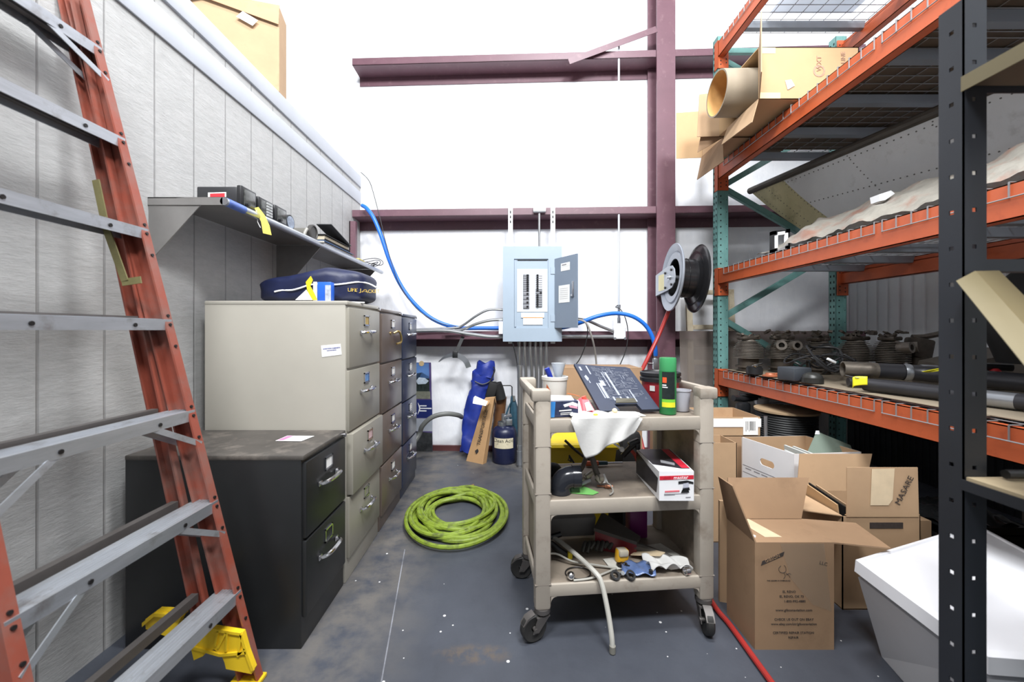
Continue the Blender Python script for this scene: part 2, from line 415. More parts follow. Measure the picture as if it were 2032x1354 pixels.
for k in range(1, 8):
    z = .305*k; xf = lx(z)+.002; yb = yfar(z)-.004; ya = ynear(z)+.004; w = .078; t = .004
    b = MB(); b.box((xf-w, ya, z-t), (xf, yb, z)); b.box((xf-t, ya, z-.036), (xf, yb, z-t)); b.box((xf-w, ya, z-.036), (xf-w+t, yb, z-t))
    for q in range(1, 6): b.box((xf-w+.006+q*.011, ya, z), (xf-w+.009+q*.011, yb, z+.0015))
    nb0 = len(b.f); bb = b
    for q in (.28, .76):
        p = V((xf, ya+(yb-ya)*q, z-.02)); bb.cyl(p, p+V((.003, 0, 0)), .006, n=8)
    b.m = [1 if i >= nb0 else 0 for i in range(len(b.f))]; part('step', b, [M_alu, M_bolt], ladder)
    # knee straps to the rails
    for yr, sg in ((yb, 1), (ya, -1)):
        if k in (2, 3, 7) or (k == 1 and sg < 0):
            b = MB()
            for dx in (-.006, -.07):
                p0 = V((xf+dx, yr-sg*.15, z-.03)); p1 = V((lx(z-.11)+dx+.004, yr-sg*.006, z-.115))
                n = (p1-p0).cross(V((1, 0, 0))).normalized()
                b.slab([p0-n*.009, p1-n*.009, p1+n*.009, p0+n*.009], .003, nrm=(1, 0, 0))
            part('knee_strap', b, M_alu, ladder)
    # rear cross bar
    b = MB(); zz = z-.004; b.box((rx(zz)-.03, ya+.036, zz-.014), (rx(zz)-.008, yb-.036, zz+.014)); part('rear_bar', b, M_alud, ladder)
# spreader hinge
b = MB()
def bar(mb, p0, p1, w, t, side=(0, 1, 0)):
    p0 = V(p0); p1 = V(p1); n = (p1-p0).cross(V(side)).normalized()
    mb.slab([p0-n*w/2, p1-n*w/2, p1+n*w/2, p0+n*w/2], t, nrm=side)
bar(b, (rx(1.66)-.002, 1.26, 1.66), (rx(1.53)-.004, 1.262, 1.53), .022, .004); bar(b, (rx(1.54)-.004, 1.257, 1.54), (rx(1.34)+.02, 1.262, 1.34), .022, .004)
bar(b, (rx(1.335)+.01, 1.262, 1.335), (lx(1.335)-.004, 1.27, 1.345), .022, .004)
part('spreader_bar', b, M_olive, ladder)
def boot(yc, sgn):
    b = MB()
    def q(px, py): return at(px, py, 1.320)
    o = [(404, 1242), (424, 1239), (487, 1249), (497, 1285), (510, 1320), (506, 1329), (456, 1319), (453, 1306), (446, 1290), (433, 1281), (421, 1283), (411, 1294), (393, 1302), (386, 1273)]
    pts = [q(*p) for p in o]; off = V((0, 0, 0)); pts = [p+off for p in pts]
    for p in pts: p.z = max(p.z, .004)
    # cover and arch as quads so that the outline stays concave
    fr = -.004 if sgn > 0 else 0
    T = .018
    def quad(ix): b.slab([pts[i] for i in ix], T, nrm=(0, -1 if sgn < 0 else -1, 0))
    quad((0, 1, 9, 13)); quad((1, 2, 3, 8)); b.slab([pts[1], pts[8], pts[9]], T, nrm=(0, -1, 0)); quad((3, 4, 7, 8)); quad((4, 5, 6, 7)); quad((13, 9, 10, 11)); b.slab([pts[13], pts[11], pts[12]], T, nrm=(0, -1, 0))
    for i, j in ((0, 1), (1, 2), (2, 3), (3, 4), (0, 13), (13, 8), (8, 3)):
        bar(b, pts[i]-V((0, T, 0)), pts[j]-V((0, T, 0)), .009, .006, (0, -1, 0))
    for a0, a1 in (((442, 1243), (437, 1272)), ((458, 1246), (442, 1276)), ((460, 1247), (458, 1283)), ((487, 1251), (482, 1290)), ((494, 1277), (480, 1292))):
        bar(b, q(*a0)+off-V((0, T, 0)), q(*a1)+off-V((0, T, 0)), .006, .006, (0, -1, 0))
    x = (pts[6].x+pts[5].x)/2
    b.box((pts[6].x-.002, yc-.07, 0), (pts[5].x+.014, yc+.012, .014), bev=.003)
    return b
part('foot_boot', boot(1.352, 1), M_boot, ladder)
b = MB(); b.slab([at(*p, 1.335) for p in ((299, 1221), (322, 1204), (374, 1207), (350, 1258), (300, 1240))], .02, nrm=(0, -1, 0)); b.slab([at(*p, 1.335) for p in ((299, 1223), (322, 1205), (374, 1208), (374, 1214), (322, 1211), (299, 1231))], .032, nrm=(0, -1, 0))
part('rear_boot', b, M_boot, ladder)
nb = boot(1.352, 1)
for i, v in enumerate(nb.v): nb.v[i] = V((v.x, ynear(0)+1.352-v.y, v.z))
part('foot_boot', nb, M_boot, ladder)
# ================================================================ FILING CABINETS
XB = -1.43
def cabinet(y0, y1, h, n, Mb, Mf, Mt, label, base=.08, top=.03, proud=None, xf=-.76, card=None, cards=2, loose=None):
    c = thing('filing_cabinet', label, 'filing cabinet', ((XB+xf)/2, (y0+y1)/2, 0), group='filing cabinets along the grooved wall')
    part('body', MB().box((XB, y0+.002, 0), (xf-.014, y1-.002, h-.012), bev=.004), Mb, c)
    part('top_panel', MB().box((XB, y0, h-.02), (xf-.004, y1, h), bev=.005), Mt, c)
    dh = (h-top-base)/n; yc = (y0+y1)/2
    for k in range(n):
        zt = h-top-k*dh; zb = zt-dh+.010; ox = proud.get(k, 0) if proud else 0
        b = MB().box((xf-.030, y0+.012, zb), (xf+ox, y1-.012, zt), bev=.005)
        d = part('drawer', b, Mf, c)
        zc = zb+(zt-zb)*.60; X = xf+ox
        hy = .062; b = MB()
        if loose == k:
            b.tube([(X+.004, yc+.01, zc), (X+.03, yc+.03, zc+.012), (X+.034, yc+.075, zc-.02), (X+.03, yc+.085, zc-.06), (X+.012, yc+.05, zc-.07)], .007, 8)
            b.cyl((X-.002, yc-.05, zc), (X+.006, yc-.05, zc), .009, n=12)
        else:
            b.tube([(X-.002, yc-hy-.012, zc-.004), (X+.014, yc-hy-.008, zc-.004), (X+.030, yc-hy+.012, zc), (X+.033, yc, zc), (X+.030, yc+hy-.012, zc), (X+.014, yc+hy+.008, zc-.004), (X-.002, yc+hy+.012, zc-.004)], lambda t: .0058+.003*math.sin(math.pi*t), 8)
            for s in (-1, 1): b.obox((X+.003, yc+s*(hy+.012), zc-.004), (.006, .026, .02), None, 0, .003)
        part('handle', b, M_brass if loose == k else M_chrome, d, 'bent handle hanging from one screw' if loose == k else 'chrome handle')
        zl = zb+(zt-zb)*.80; b = MB(); hw, hh = .034, .027
        for lo, hi in (((-hw, -hh), (hw, -hh+.006)), ((-hw, hh-.006), (hw, hh)), ((-hw, -hh), (-hw+.006, hh)), ((hw-.006, -hh), (hw, hh))):
            b.box((X, yc+lo[0], zl+lo[1]), (X+.006, yc+hi[0], zl+hi[1]))
        lh = part('label_holder', b, M_chrome, d, 'bright label frame')
        if cards == 2 or k < cards:
            cm = M_paper if not card else card.get(k, M_paper)
            part('card', MB().box((X, yc-hw+.008, zl-hh+.008), (X+.003, yc+hw-.008, zl+hh-.008)), cm, lh)
    if n == 4 or True:
        part('lock', MB().cyl((xf-.004, y1-.03, h-.016), (xf+.008, y1-.03, h-.016), .009, n=12), M_chrome, c, 'round key lock')
    return c
M_tan = mat('tan_card', (176, 152, 96), .7); M_bluec = mat('blue_card', (96, 138, 190), .7, var=.2, scale=60); M_pinkc = mat('pink_card', (206, 176, 178), .7, var=.1, scale=60)
cabinet(1.474, 1.853, .72, 2, M_cab_k, M_cab_k, M_cab_ktop, 'low black two-drawer filing cabinet beside the ladder', base=.10, xf=-.762, cards=1)
cab = cabinet(1.858, 2.318, 1.322, 4, M_cab_b, M_cab_bf, M_cab_b, 'putty beige four-drawer filing cabinet with a white sticker on its side', base=.10, proud={2: .018}, card={0: M_tan, 1: M_bluec, 2: M_pinkc, 3: M_cab_bf}, xf=-.757)
# business card on its side
b = MB(); q = [at(x, y, 1.8595) for x, y in ((637, 686), (676, 682.5), (678, 704), (639, 709))]; b.slab(q, .0008, nrm=(0, -1, 0))
st = part('sticker', b, M_paper, cab, 'white business card stuck on the side')
b = text_mb('AVIATION CABINETS', at(658, 691.5, 1.858), (1, 0, .09), (-.09, 0, 1), .0085); text_mb('SALES AND SERVICE', at(658, 695.5, 1.858), (1, 0, .09), (-.09, 0, 1), .005, mb=b); part('lettering', b, M_inkb, st)
cabinet(2.332, 2.783, 1.312, 4, M_cab_w, M_cab_w, M_cab_w, 'brown four-drawer filing cabinet with a broken top handle', base=.075, loose=0, xf=-.757)
cabinet(2.787, 3.222, 1.302, 4, M_cab_n, M_cab_n, M_cab_n, 'dark navy four-drawer filing cabinet at the end of the row', base=.06, xf=-.757)
# things on the cabinets
b = MB(); q = [V((-.98, 1.66, .722)), V((-.87, 1.655, .722)), V((-.855, 1.735, .722)), V((-.975, 1.74, .722))]
lb = solo('paper_label', b.slab(q, .001, nrm=(0, 0, 1)), M_paper, 'white printed label lying on the low black cabinet', 'label')
b = MB(); b.slab([q[0]+V((.004, .006, .0012)), q[0]+V((.03, .006, .0012)), q[3]+V((.03, -.006, .0012)), q[3]+V((.004, -.006, .0012))], .0004, nrm=(0, 0, 1)); b.box((-.93, 1.69, .723), (-.88, 1.693, .7235)); b.box((-.93, 1.705, .723), (-.885, 1.708, .7235)); part('print', b, mat('pink_print', (206, 120, 160), .6), lb)
# life jacket bag
bag = thing('life_jacket_bag', 'navy blue life jacket bag with white piping on the beige filing cabinet', 'bag', (-1.03, 2.17, 1.322))
bc = V((-1.03, 2.17, 1.322)); A, B_, Hh = .272, .165, .187
def bagz(u, v):      # closed cushion profile over an oval footprint
    return 0
def bagpt(th, ph):
    n = .44
    def se(w): return math.copysign(abs(w)**n, w)
    x = A*se(math.cos(ph))*se(math.cos(th)); y = B_*se(math.cos(ph))*se(math.sin(th)); z = Hh*.5*(1+se(math.sin(ph)))
    k = 1+.05*math.sin(x*19+1.2)+.03*math.sin(y*30+x*11)+.025*math.sin(x*47+z*60)
    hz = .86+.14*max(-1, min(1, (x+.05)/.15)) if x < .1 else 1.0
    return bc+V((x*(1+.015*math.sin(z*60)), y*k, z*hz*(1+.03*math.sin(x*23))))
b = MB(); N, M = 56, 22
vs = [bagpt(2*math.pi*i/N, -math.pi/2+math.pi*j/M) for j in range(M+1) for i in range(N)]
b.add(vs, [(j*N+i, j*N+(i+1) % N, (j+1)*N+(i+1) % N, (j+1)*N+i) for j in range(M) for i in range(N)], 0, True)
part('body', b, M_navyf, bag)
def bagfront(x, z):                              # y of the front surface
    best = None
    for v in vs:
        if v.y < bc.y:
            d = (v.x-x)**2+(v.z-z)**2
            if best is None or d < best[0]: best = (d, v.y)
    return best[1]
b = MB(); pts = []
for px, py in ((549, 580), (562, 577), (585, 577), (605, 573), (620, 568), (635, 565), (650, 565), (669, 566), (690, 563), (709, 559), (722, 560), (738, 568)):
    p = at(px, py, 2.03); pts.append(V((p.x, bagfront(p.x, p.z)-.0045, p.z)))
b.tube(pts, .0042, 6, sub=3); part('piping', b, M_white, bag, 'white piping')
b = text_mb('LIFE JACKET', at(716.5, 575.5, 2.02), (1, 0, 0), (0, 0, 1), .0255, depth=.0005)
for i, v in enumerate(b.v): b.v[i] = V((v.x, bagfront(v.x, v.z)-.006+(v.y-2.02), v.z))
part('lettering', b, mat('gold_thread', (206, 176, 84), .5), bag, 'gold lettering')
# blister pack and tag in front of the bag
M_blu = mat('blue_pack', (40, 98, 206), .35, var=.1)
pk = thing('blister_pack', 'small bright blue package with a white card standing before the navy bag', 'package', (-.945, 1.93, 1.322))
part('box', MB().box((-.935, 1.925, 1.322), (-.868, 1.965, 1.418), bev=.004), M_blu, pk); part('card', MB().box((-.952, 1.921, 1.322), (-.934, 1.924, 1.418)), M_paper, pk, 'white hanging card')
part('window', MB().box((-.895, 1.922, 1.322), (-.868, 1.925, 1.402)), mat('clear_blister', (176, 182, 196), .2, var=.3, scale=40), pk, 'clear window')
tg = thing('hang_tag', 'yellow hang tag with a white card leaning on the navy bag', 'tag', (-1.0, 1.92, 1.322))
b = MB(); b.slab([at(x, y, 1.915) for x, y in ((617, 548), (607, 560), (610, 576), (619, 595.5), (630, 595.5), (624, 582), (616, 568), (621, 556))], .002, nrm=(0, -1, 0)); part('strap', b, mat('bright_yellow_tag', (236, 206, 40), .5), tg)
b = MB(); b.slab([at(x, y, 1.905) for x, y in ((608, 575), (586, 595.5), (620, 595.5))], .001, nrm=(0, -1, 0)); part('card', b, M_paper, tg, 'white card')
b = MB(); b.obox((-.80, 2.03, 1.326), (.10, .045, .006), (0, 0, .5)); solo('paper_scrap', b, M_paper, 'white paper scrap on the edge of the beige cabinet', 'paper')
# ================================================================ SHELF ON THE GROOVED WALL
XS, ZS, Y0, Y1 = -1.19, 1.73, 1.645, 3.66
sh = thing('wall_shelf', 'long bent metal wall shelf with triangular brackets above the cabinets', 'shelf', (-1.35, 2.65, 1.40))
b = MB(); b.box((-1.499, Y0, ZS), (XS, Y1, ZS+.004)); b.box((-1.499, Y0, ZS-.028), (XS, Y0+.003, ZS+.004)); part('shelf_plate', b, M_steel, sh)
b = MB(); b.tube([(XS+.006, Y0, ZS-.012), (XS+.006, (Y0+Y1)/2, ZS-.012), (XS+.006, Y1, ZS-.012)], .017, 12, sub=1); part('rolled_edge', b, M_galv, sh, 'bright rolled front edge')
b = MB(); b.tube([(XS+.006, Y0+.012, ZS-.012), (XS+.006, Y0+.07, ZS-.012), (XS+.006, Y0+.12, ZS-.012)], .0178, 12, sub=1); part('film_strip', b, M_film, sh, 'strip of blue film left on the edge')
for yb, fx, zw in ((Y0+.004, -1.262, 1.465), (2.55, -1.207, 1.39), (3.56, -1.20, 1.40)):
    b = MB(); b.slab([(-1.499, yb, ZS-.002), (fx, yb, ZS-.002), (fx-.02, yb, ZS-.025), (-1.499, yb, zw)], .004, nrm=(0, 1, 0)); part('bracket', b, M_steel, sh)
ZD = ZS+.0045
M_bez = mat('radio_case', (40, 41, 44), .42, var=.12)
def radio(name, label, x0, y0, y1, z1, face):
    r = thing(name, label, 'radio', ((x0+XS)/2, (y0+y1)/2, ZD), group='aircraft radios on the wall shelf')
    part('case', MB().box((x0, y0, ZD), (XS-.03, y1, z1), bev=.006), M_bez, r)
    fx = XS-.03; b = MB(); b.box((fx, y0-.004, ZD), (fx+.022, y1+.004, z1+.006), bev=.006); part('bezel', b, M_blk, r)
    b = MB(); b.box((fx+.022, y0+.012, ZD+.012), (fx+.026, y1-.012, z1-.006), bev=.001); f = part('display', b, M_glassd, r)
    if face == 'keys':
        k = MB()
        for i in range(2):
            for j in range(5): k.box((fx+.026, y0+.05+i*.024, ZD+.01+j*.014), (fx+.031, y0+.068+i*.024, ZD+.02+j*.014))
        part('keypad', k, M_key, r, 'pale keys')
    else: part('knob', MB().cyl((fx+.024, y0+.022, ZD+.018), (fx+.042, y0+.022, ZD+.018), .008, n=12), M_blk, r)
    return r
r1 = radio('aircraft_radio', 'longest black radio unit with a red and white side label, closest to the ladder', -1.40, 1.775, 1.875, 1.826, 'dial')
q = [at(x, y, 1.774) for x, y in ((413, 382.5), (449, 381.5), (449, 391), (413, 391))]; part('side_label', MB().slab(q, .001, nrm=(0, -1, 0)), M_paper, r1); q = [at(x, y, 1.772) for x, y in ((417, 384.5), (446, 383.5), (446, 391), (417, 391))]; part('red_label', MB().slab(q, .001, nrm=(0, -1, 0)), M_redl, r1)
radio('aircraft_radio', 'black radio unit with two columns of pale keys on the shelf', -1.34, 1.898, 2.01, 1.818, 'keys')
radio('aircraft_radio', 'square black radio unit beside the keypad radio on the shelf', -1.34, 2.03, 2.13, 1.82, 'dial')
g = thing('round_gauge', 'round-faced black gauge at the end of the radio row', 'gauge', (-1.27, 2.185, ZD)); part('case', MB().cyl((-1.32, 2.19, ZD+.042), (XS-.02, 2.19, ZD+.042), .042, n=24), M_bez, g); part('dial', MB().cyl((XS-.02, 2.19, ZD+.042), (XS-.017, 2.19, ZD+.042), .034, n=24), mat('pale_dial', (150, 160, 176), .2, var=.3, scale=40), g)
g = thing('cylinder_gauge', 'long cylindrical grey gauge lying on the middle of the shelf', 'gauge', (-1.3, 2.44, ZD)); part('barrel', MB().cyl((-1.44, 2.44, ZD+.04), (XS-.02, 2.44, ZD+.04), .036, n=24), mat('grey_barrel', (96, 94, 88), .5, var=.15), g)
part('flange', MB().lathe([(.001, 0), (.046, 0), (.048, .004), (.048, .022), (.040, .024), (.038, .018), (.001, .018)], (XS-.035, 2.44, ZD+.048), (1, 0, 0)), mat('dark_flange', (66, 64, 62), .5), g)
b = MB(); b.tube([at(606, 452, 2.36)+V((0, .02, 0)), at(604, 466, 2.36), at(612, 474, 2.40), at(628, 480, 2.44), at(643, 481, 2.47)], .009, 8); solo('rubber_elbow_hose', b, M_grey, 'short bent grey hose draped over the shelf edge', 'hose')
def binder(name, label, y0, y1, z0, z1, tilt, M1):
    t = thing(name, label, 'binder', (-1.33, (y0+y1)/2, z0), group='manuals and binders on the shelf')
    part('cover', MB().obox((-1.33, (y0+y1)/2, z1-.003), (.26, y1-y0, .006), (tilt, 0, 0), 0, .002).obox((-1.33, (y0+y1)/2, z0+.003), (.26, y1-y0, .006), (0, 0, 0), 0, .002).box((-1.205, y0, z0), (-1.2, y1, z0+.012)), M1, t)
    part('pages', MB().box((-1.45, y0+.01, z0+.006), (-1.21, y1-.012, z1-.008)), mat('page_edges', (196, 184, 160), .8, var=.1, scale=60, stretch=(1, 1, 9)), t, 'tan page edges')
binder('binder', 'blue-backed manual at the bottom of the shelf stack', 2.56, 3.06, ZD, ZD+.032, 0, mat('blue_cover', (60, 86, 124), .5))
binder('binder', 'thick black binder lying on the blue manual', 2.58, 2.98, ZD+.034, ZD+.075, 0, M_blkmatte)
b = MB(); b.obox((-1.235, 2.80, ZD+.115), (.10, .34, .006), (-.22, 0, 0), 0, .002); solo('clipboard', b, mat('grey_board', (70, 72, 74), .5), 'thin dark board slanting on top of the black binder', 'board')
b = MB(); b.obox((-1.27, 3.16, ZD+.006), (.18, .16, .010), (.02, 0, .1), 0, .001); solo('folder', b, mat('manila_yellow', (206, 190, 110), .7), 'yellow folder at the foot of the binders', 'folder')
b = MB()
for k in range(4):
    r = .07+.012*k; b.tube([V((-1.235+r*math.cos(a)*1.1+.012*k, 3.40+r*math.sin(a)*1.0-.01*k, ZD+.012+.006*k+.016*math.sin(a*2+k))) for a in [i*math.pi/5 for i in range(10)]], .003, 6, closed=True, sub=3)
solo('coiled_wire', b, M_cable, 'loose loops of thin black wire at the far end of the shelf', 'wire')
tg = thing('inspection_tag', 'pale yellow paper tag hanging over the shelf edge', 'tag', tuple(at(520, 468, 1.85)))
def tp(x, y): return at(x, y, 1.86)
b = MB(); b.slab([tp(505, 413), tp(513, 411), tp(526, 428), tp(535, 448), tp(539, 467), tp(522, 463), tp(518, 440), tp(510, 424)], .001, nrm=(.3, -1, 0)); part('paper', b, M_yel, tg)
b = MB(); b.tube([tp(509, 417), tp(512, 432), tp(511, 440), tp(517, 452)], .0016, 6); part('string', b, M_paper, tg)
# carton on the roof of the small room
ct = thing('carton', 'large tan carton standing on top of the small room', 'box', (-1.8, 2.5, 2.718))
o = V((-1.487, 2.56, 2.72)); ex = V((-.966, -.259, 0)); ey = V((-.259, .966, 0)); w, d, h = .72, .16, .545
def cb(u, v, z): return o+ex*u+ey*v+V((0, 0, z))
b = MB(); loft(b, [cb(0, 0, 0), cb(w, 0, 0), cb(w, d, 0), cb(0, d, 0)], [cb(0, 0, h), cb(w, 0, h), cb(w, d, h), cb(0, d, h)]); part('body', b, M_card, ct)
b = MB(); b.slab([cb(-.004, -.006, h+.002), cb(w, -.006, h+.002), cb(w, -.01, h-.17), cb(.42, -.016, h-.04), cb(.0, -.012, h-.125)], .005, nrm=(.26, -.966, 0)); part('flap', b, M_card, ct)
b = MB(); b.slab([cb(.20, -.019, h-.085), cb(.115, -.019, h-.125), cb(.145, -.019, h-.165), cb(.235, -.019, h-.125)], .001, nrm=(.26, -.966, 0)); part('label', b, M_paper, ct)
# lime green hose
b = MB(); random.seed(5); pts = []
cx, cy = -.345, 2.545; radii = [.315, .16, .235, .14, .27, .19, .30, .15, .25, .21, .285, .17, .305]
nper = 14
for L, r in enumerate(radii):
    ox = random.uniform(-.055, .055); oy = random.uniform(-.075, .075)
    r2 = radii[(L+1) % len(radii)]
    for k in range(nper):
        a = 2*math.pi*k/nper+1.9; rr = r+(r2-r)*k/nper
        z = .014+.007*(L % 5)+.006*math.sin(a*2+L*1.7)+(.008 if L > 4 else 0)
        pts.append(V((cx+ox*math.sin(math.pi*k/nper)+rr*math.cos(a), cy+oy*math.sin(math.pi*k/nper)+rr*1.28*math.sin(a)*.95, max(.013, z))))
b.tube(pts, .0125, 8, sub=3)
hz = thing('garden_hose', 'lime green hose coiled on the floor in front of the cabinets', 'hose', (cx, cy, 0)); part('coil', b, M_hoseg, hz)
b = MB(); e = pts[-1]; b.cyl(e, e+V((.03, .035, .003)), .014, .014, n=10); part('coupling', b, M_brass, hz, 'brass end fitting')
# ================================================================ BACK WALL: BREAKER PANEL AND PIPEWORK
M_panel = mat('panel_grey', (158, 173, 188), .4, var=.03)
M_pdoor = mat('panel_grey_shaded', (126, 138, 154), .42, var=.03)  # panel grey with the shade of the angled door put into the colour
M_dead = mat('deadfront', (206, 212, 218), .45, var=.02)
M_brk = mat('breaker_grey', (128, 130, 136), .5, var=.08)
M_emt = mat('conduit', (168, 170, 172), .34, .8, var=.08)
M_slot = mat('slot_black', (20, 20, 22), .8, var=0)
M_hblue = mat('blue_air_hose', (36, 112, 214), .35, var=.06)
M_hred = mat('red_air_hose', (160, 44, 40), .45, var=.08, dirt=((120, 60, 54), .15, 20))
for px, lab in ((1013, 'white slotted strut at the hinge-free side of the breaker panel'), (1097, 'white slotted strut behind the open panel door')):
    p = at(px, 500, 3.70); b = MB(); w = .021
    b.box((p.x-w, 3.69, 1.06), (p.x+w, 3.694, 2.345)); b.box((p.x-w, 3.694, 1.06), (p.x-w+.004, 3.712, 2.345)); b.box((p.x+w-.004, 3.694, 1.06), (p.x+w, 3.712, 2.345))
    s_ = solo('strut_channel', b, M_white, lab, 'bracket', 'struts carrying the breaker panel')
    b = MB()
    for z in (2.28, 2.235, 2.19): b.box((p.x-.005, 3.687, z-.012), (p.x+.005, 3.691, z+.012))
    part('slot', b, M_slot, s_)
X0, X1, Z0, Z1 = at(998, 0, 3.58).x, at(1115, 0, 3.58).x, at(0, 678, 3.58).z, at(0, 489, 3.58).z
pn = thing('breaker_panel', 'grey electrical breaker panel with its door standing open on the white wall', 'electrical panel', ((X0+X1)/2, 3.63, Z0))
b = MB(); b.box((X0+.01, 3.60, Z0+.01), (X1-.01, 3.687, Z1-.01)); part('enclosure', b, M_panel, pn)
ox0, ox1, oz0, oz1 = at(1020, 0, 3.58).x, at(1088, 0, 3.58).x, at(0, 651, 3.58).z, at(0, 514, 3.58).z
b = MB(); y0, y1 = 3.578, 3.60
b.box((X0, y0, Z0), (X1, y1, oz0)); b.box((X0, y0, oz1), (X1, y1, Z1)); b.box((X0, y0, oz0), (ox0, y1, oz1)); b.box((ox1, y0, oz0), (X1, y1, oz1)); part('trim_cover', b, M_panel, pn)
b = MB(); b.box((ox0, 3.59, oz0), (ox1, 3.599, oz1)); b.box((ox0+.005, 3.578, oz0+.01), (ox0+.018, 3.59, oz1-.01)); part('deadfront', b, M_panel, pn)
dz0, dz1 = at(0, 619, 3.58).z, at(0, 534, 3.58).z
b = MB(); b.box((at(1026, 0, 3.58).x, 3.586, dz0), (at(1086.5, 0, 3.58).x, 3.592, dz1)); part('breaker_cover', b, M_dead, pn, 'white inner cover round the breakers')
b = MB(); b.box((at(1027, 0, 3.58).x, 3.588, at(0, 517.5, 3.58).z), (at(1086, 0, 3.58).x, 3.5905, at(0, 516, 3.58).z)); part('slot', b, M_slot, pn, 'black slot')
M_brkw = mat('breaker_pale', (188, 190, 196), .5, var=.05)
def breaker(pxa, pxb, ya, yb, tog, pale=False):
    a = at(pxa, yb, 3.584); c = at(pxb, ya, 3.584)
    b = MB().box((a.x, 3.574, a.z+.0015), (c.x, 3.586, c.z-.0015), bev=.0015); k = part('breaker', b, M_brkw if pale else M_brk, pn)
    xt = at(tog, 0, 3.58).x; zt = (a.z+c.z)/2
    part('toggle', MB().box((xt-.009, 3.562, zt-.0055), (xt+.009, 3.575, zt+.0055), bev=.002), M_slot, k, 'black toggle')
yy = 544.3
for i in range(8): breaker(1038.2, 1050.3, yy, yy+4.34, 1046.8); yy += 4.34
while yy < 607: breaker(1038.2, 1050.3, yy, yy+8.1, 1046.6); yy += 8.4
yy = 544.3
for i in range(15): breaker(1063, 1075.8, yy, yy+4.2, 1066.5 if i != 8 else 1073, i < 7); yy += 4.34
b = MB(); b.box((at(1034, 0, 3.58).x, 3.582, at(0, 630.5, 3.58).z), (at(1080, 0, 3.58).x, 3.587, at(0, 621, 3.58).z)); b.box((at(1038, 0, 3.58).x, 3.583, at(0, 644.5, 3.58).z), (at(1077, 0, 3.58).x, 3.588, at(0, 631, 3.58).z)); part('directory_card', b, M_paper, pn)
part('warning_strip', MB().box((at(1038, 0, 3.58).x, 3.5815, at(0, 631.2, 3.58).z), (at(1077, 0, 3.58).x, 3.583, at(0, 629.6, 3.58).z)), mat('orange_print', (214, 150, 84), .6), pn)
hx, hz0, hz1 = at(1100.5, 0, 3.575).x, at(0, 651, 3.575).z, at(0, 514, 3.575).z
dv = V((at(1145, 0, 3.32).x-hx, 3.32-3.575, 0)); dl = dv.length; du = dv.normalized(); dn = du.cross(V((0, 0, 1)))
if dn.y > 0: dn = -dn
def dp(u, z, k=0): return V((hx, 3.575, z))+du*u+dn*k
b = MB(); b.slab([dp(0, hz0), dp(dl, hz0), dp(dl, hz1), dp(0, hz1)], .012, nrm=-dn); dr = part('door', b, M_pdoor, pn)
def onface(x0, x1, z0, z1, k=.0008, t=.0008):
    return MB().slab([dp(x0, z0, k), dp(x1, z0, k), dp(x1, z1, k), dp(x0, z1, k)], t, nrm=dn)
hh = hz1-hz0
part('label', onface(dl*.30, dl*.70, hz0+hh*.80, hz0+hh*.86), M_paper, dr); part('label', onface(dl*.30, dl*.70, hz0+hh*.855, hz0+hh*.91), M_paper, dr)
part('label', onface(dl*.20, dl*.69, hz0+hh*.355, hz0+hh*.60), M_paper, dr)
b = onface(dl*.35, dl*.55, hz0+hh*.877, hz0+hh*.892, .0018)
for i in range(6): b.slab([dp(dl*.26, hz0+hh*(.41+.028*i), .0018), dp(dl*.62, hz0+hh*(.41+.028*i), .0018), dp(dl*.62, hz0+hh*(.413+.028*i), .0018), dp(dl*.26, hz0+hh*(.413+.028*i), .0018)], .0004, nrm=dn)
part('print', b, mat('grey_print', (150, 148, 150), .7), dr)
b = MB(); b.obox(dp(dl*.86, hz0+hh*.53, .008), (.02, .012, .13), du.to_track_quat('X', 'Z').to_matrix(), 0, .003); b.cyl(dp(dl*.80, hz0+hh*.445, 0), dp(dl*.80, hz0+hh*.445, .012), .01, n=10); part('latch', b, M_chrome, dr)
for z in (hz0+hh*.14, hz0+hh*.83): part('hinge', MB().box((hx-.035, 3.572, z-.03), (hx+.004, 3.58, z+.03)), M_panel, pn)
# conduits below the panel
for i, (px, py1) in enumerate(((1030.5, 905), (1041, 905), (1052, 905), (1062.5, 905), (1073, 905), (1084, 905))):
    x = at(px, 0, 3.66).x; b = MB(); xb = x+(-.0, .012, .016, .01, .004, -.002)[i]
    b.tube([(x, 3.655, Z0+.012), (x, 3.655, .98), (xb, 3.68, .80), (xb, 3.70, .60), (xb, 3.70, .0)], .0155, 10)
    b.cyl((x, 3.655, Z0-.03), (x, 3.655, Z0+.002), .020, n=12)
    solo('conduit', b, M_emt, ('steel conduit dropping from the panel, outermost beside the blue bag', 'second steel conduit below the panel from the blue bag', 'third steel conduit below the panel from the blue bag', 'fourth steel conduit below the panel from the blue bag', 'fifth steel conduit below the panel from the blue bag', 'sixth steel conduit below the panel, closest to the white pail')[i], 'pipe', 'conduits below the breaker panel')
cd = thing('floor_conduit', 'thick grey pipe with a coupling standing on the floor behind the cart', 'pipe', tuple(V((at(1032, 0, 3.45).x, 3.45, 0))))
x = at(1032, 0, 3.45).x; part('pipe', MB().cyl((x, 3.45, 0), (x, 3.45, .88), .022, n=14), M_emt, cd); part('coupling', MB().cyl((x, 3.45, .02), (x, 3.45, .14), .029, n=14).cyl((x, 3.45, .14), (x, 3.45, .19), .025, n=14), M_galv, cd)
def conduit(pts, r, label, name='conduit', m=None, grp='conduits at the breaker panel'):
    return solo(name, MB().tube(pts, r, 10, sub=5), m or M_emt, label, 'pipe', grp)
conduit([at(998, 615, 3.65), at(970, 615, 3.65), at(945, 627, 3.66), at(918, 646, 3.69), at(900, 651, 3.694), at(826, 654.5, 3.694)], .0115, 'slim steel conduit leaving the panel side highest and bending down along the girt')
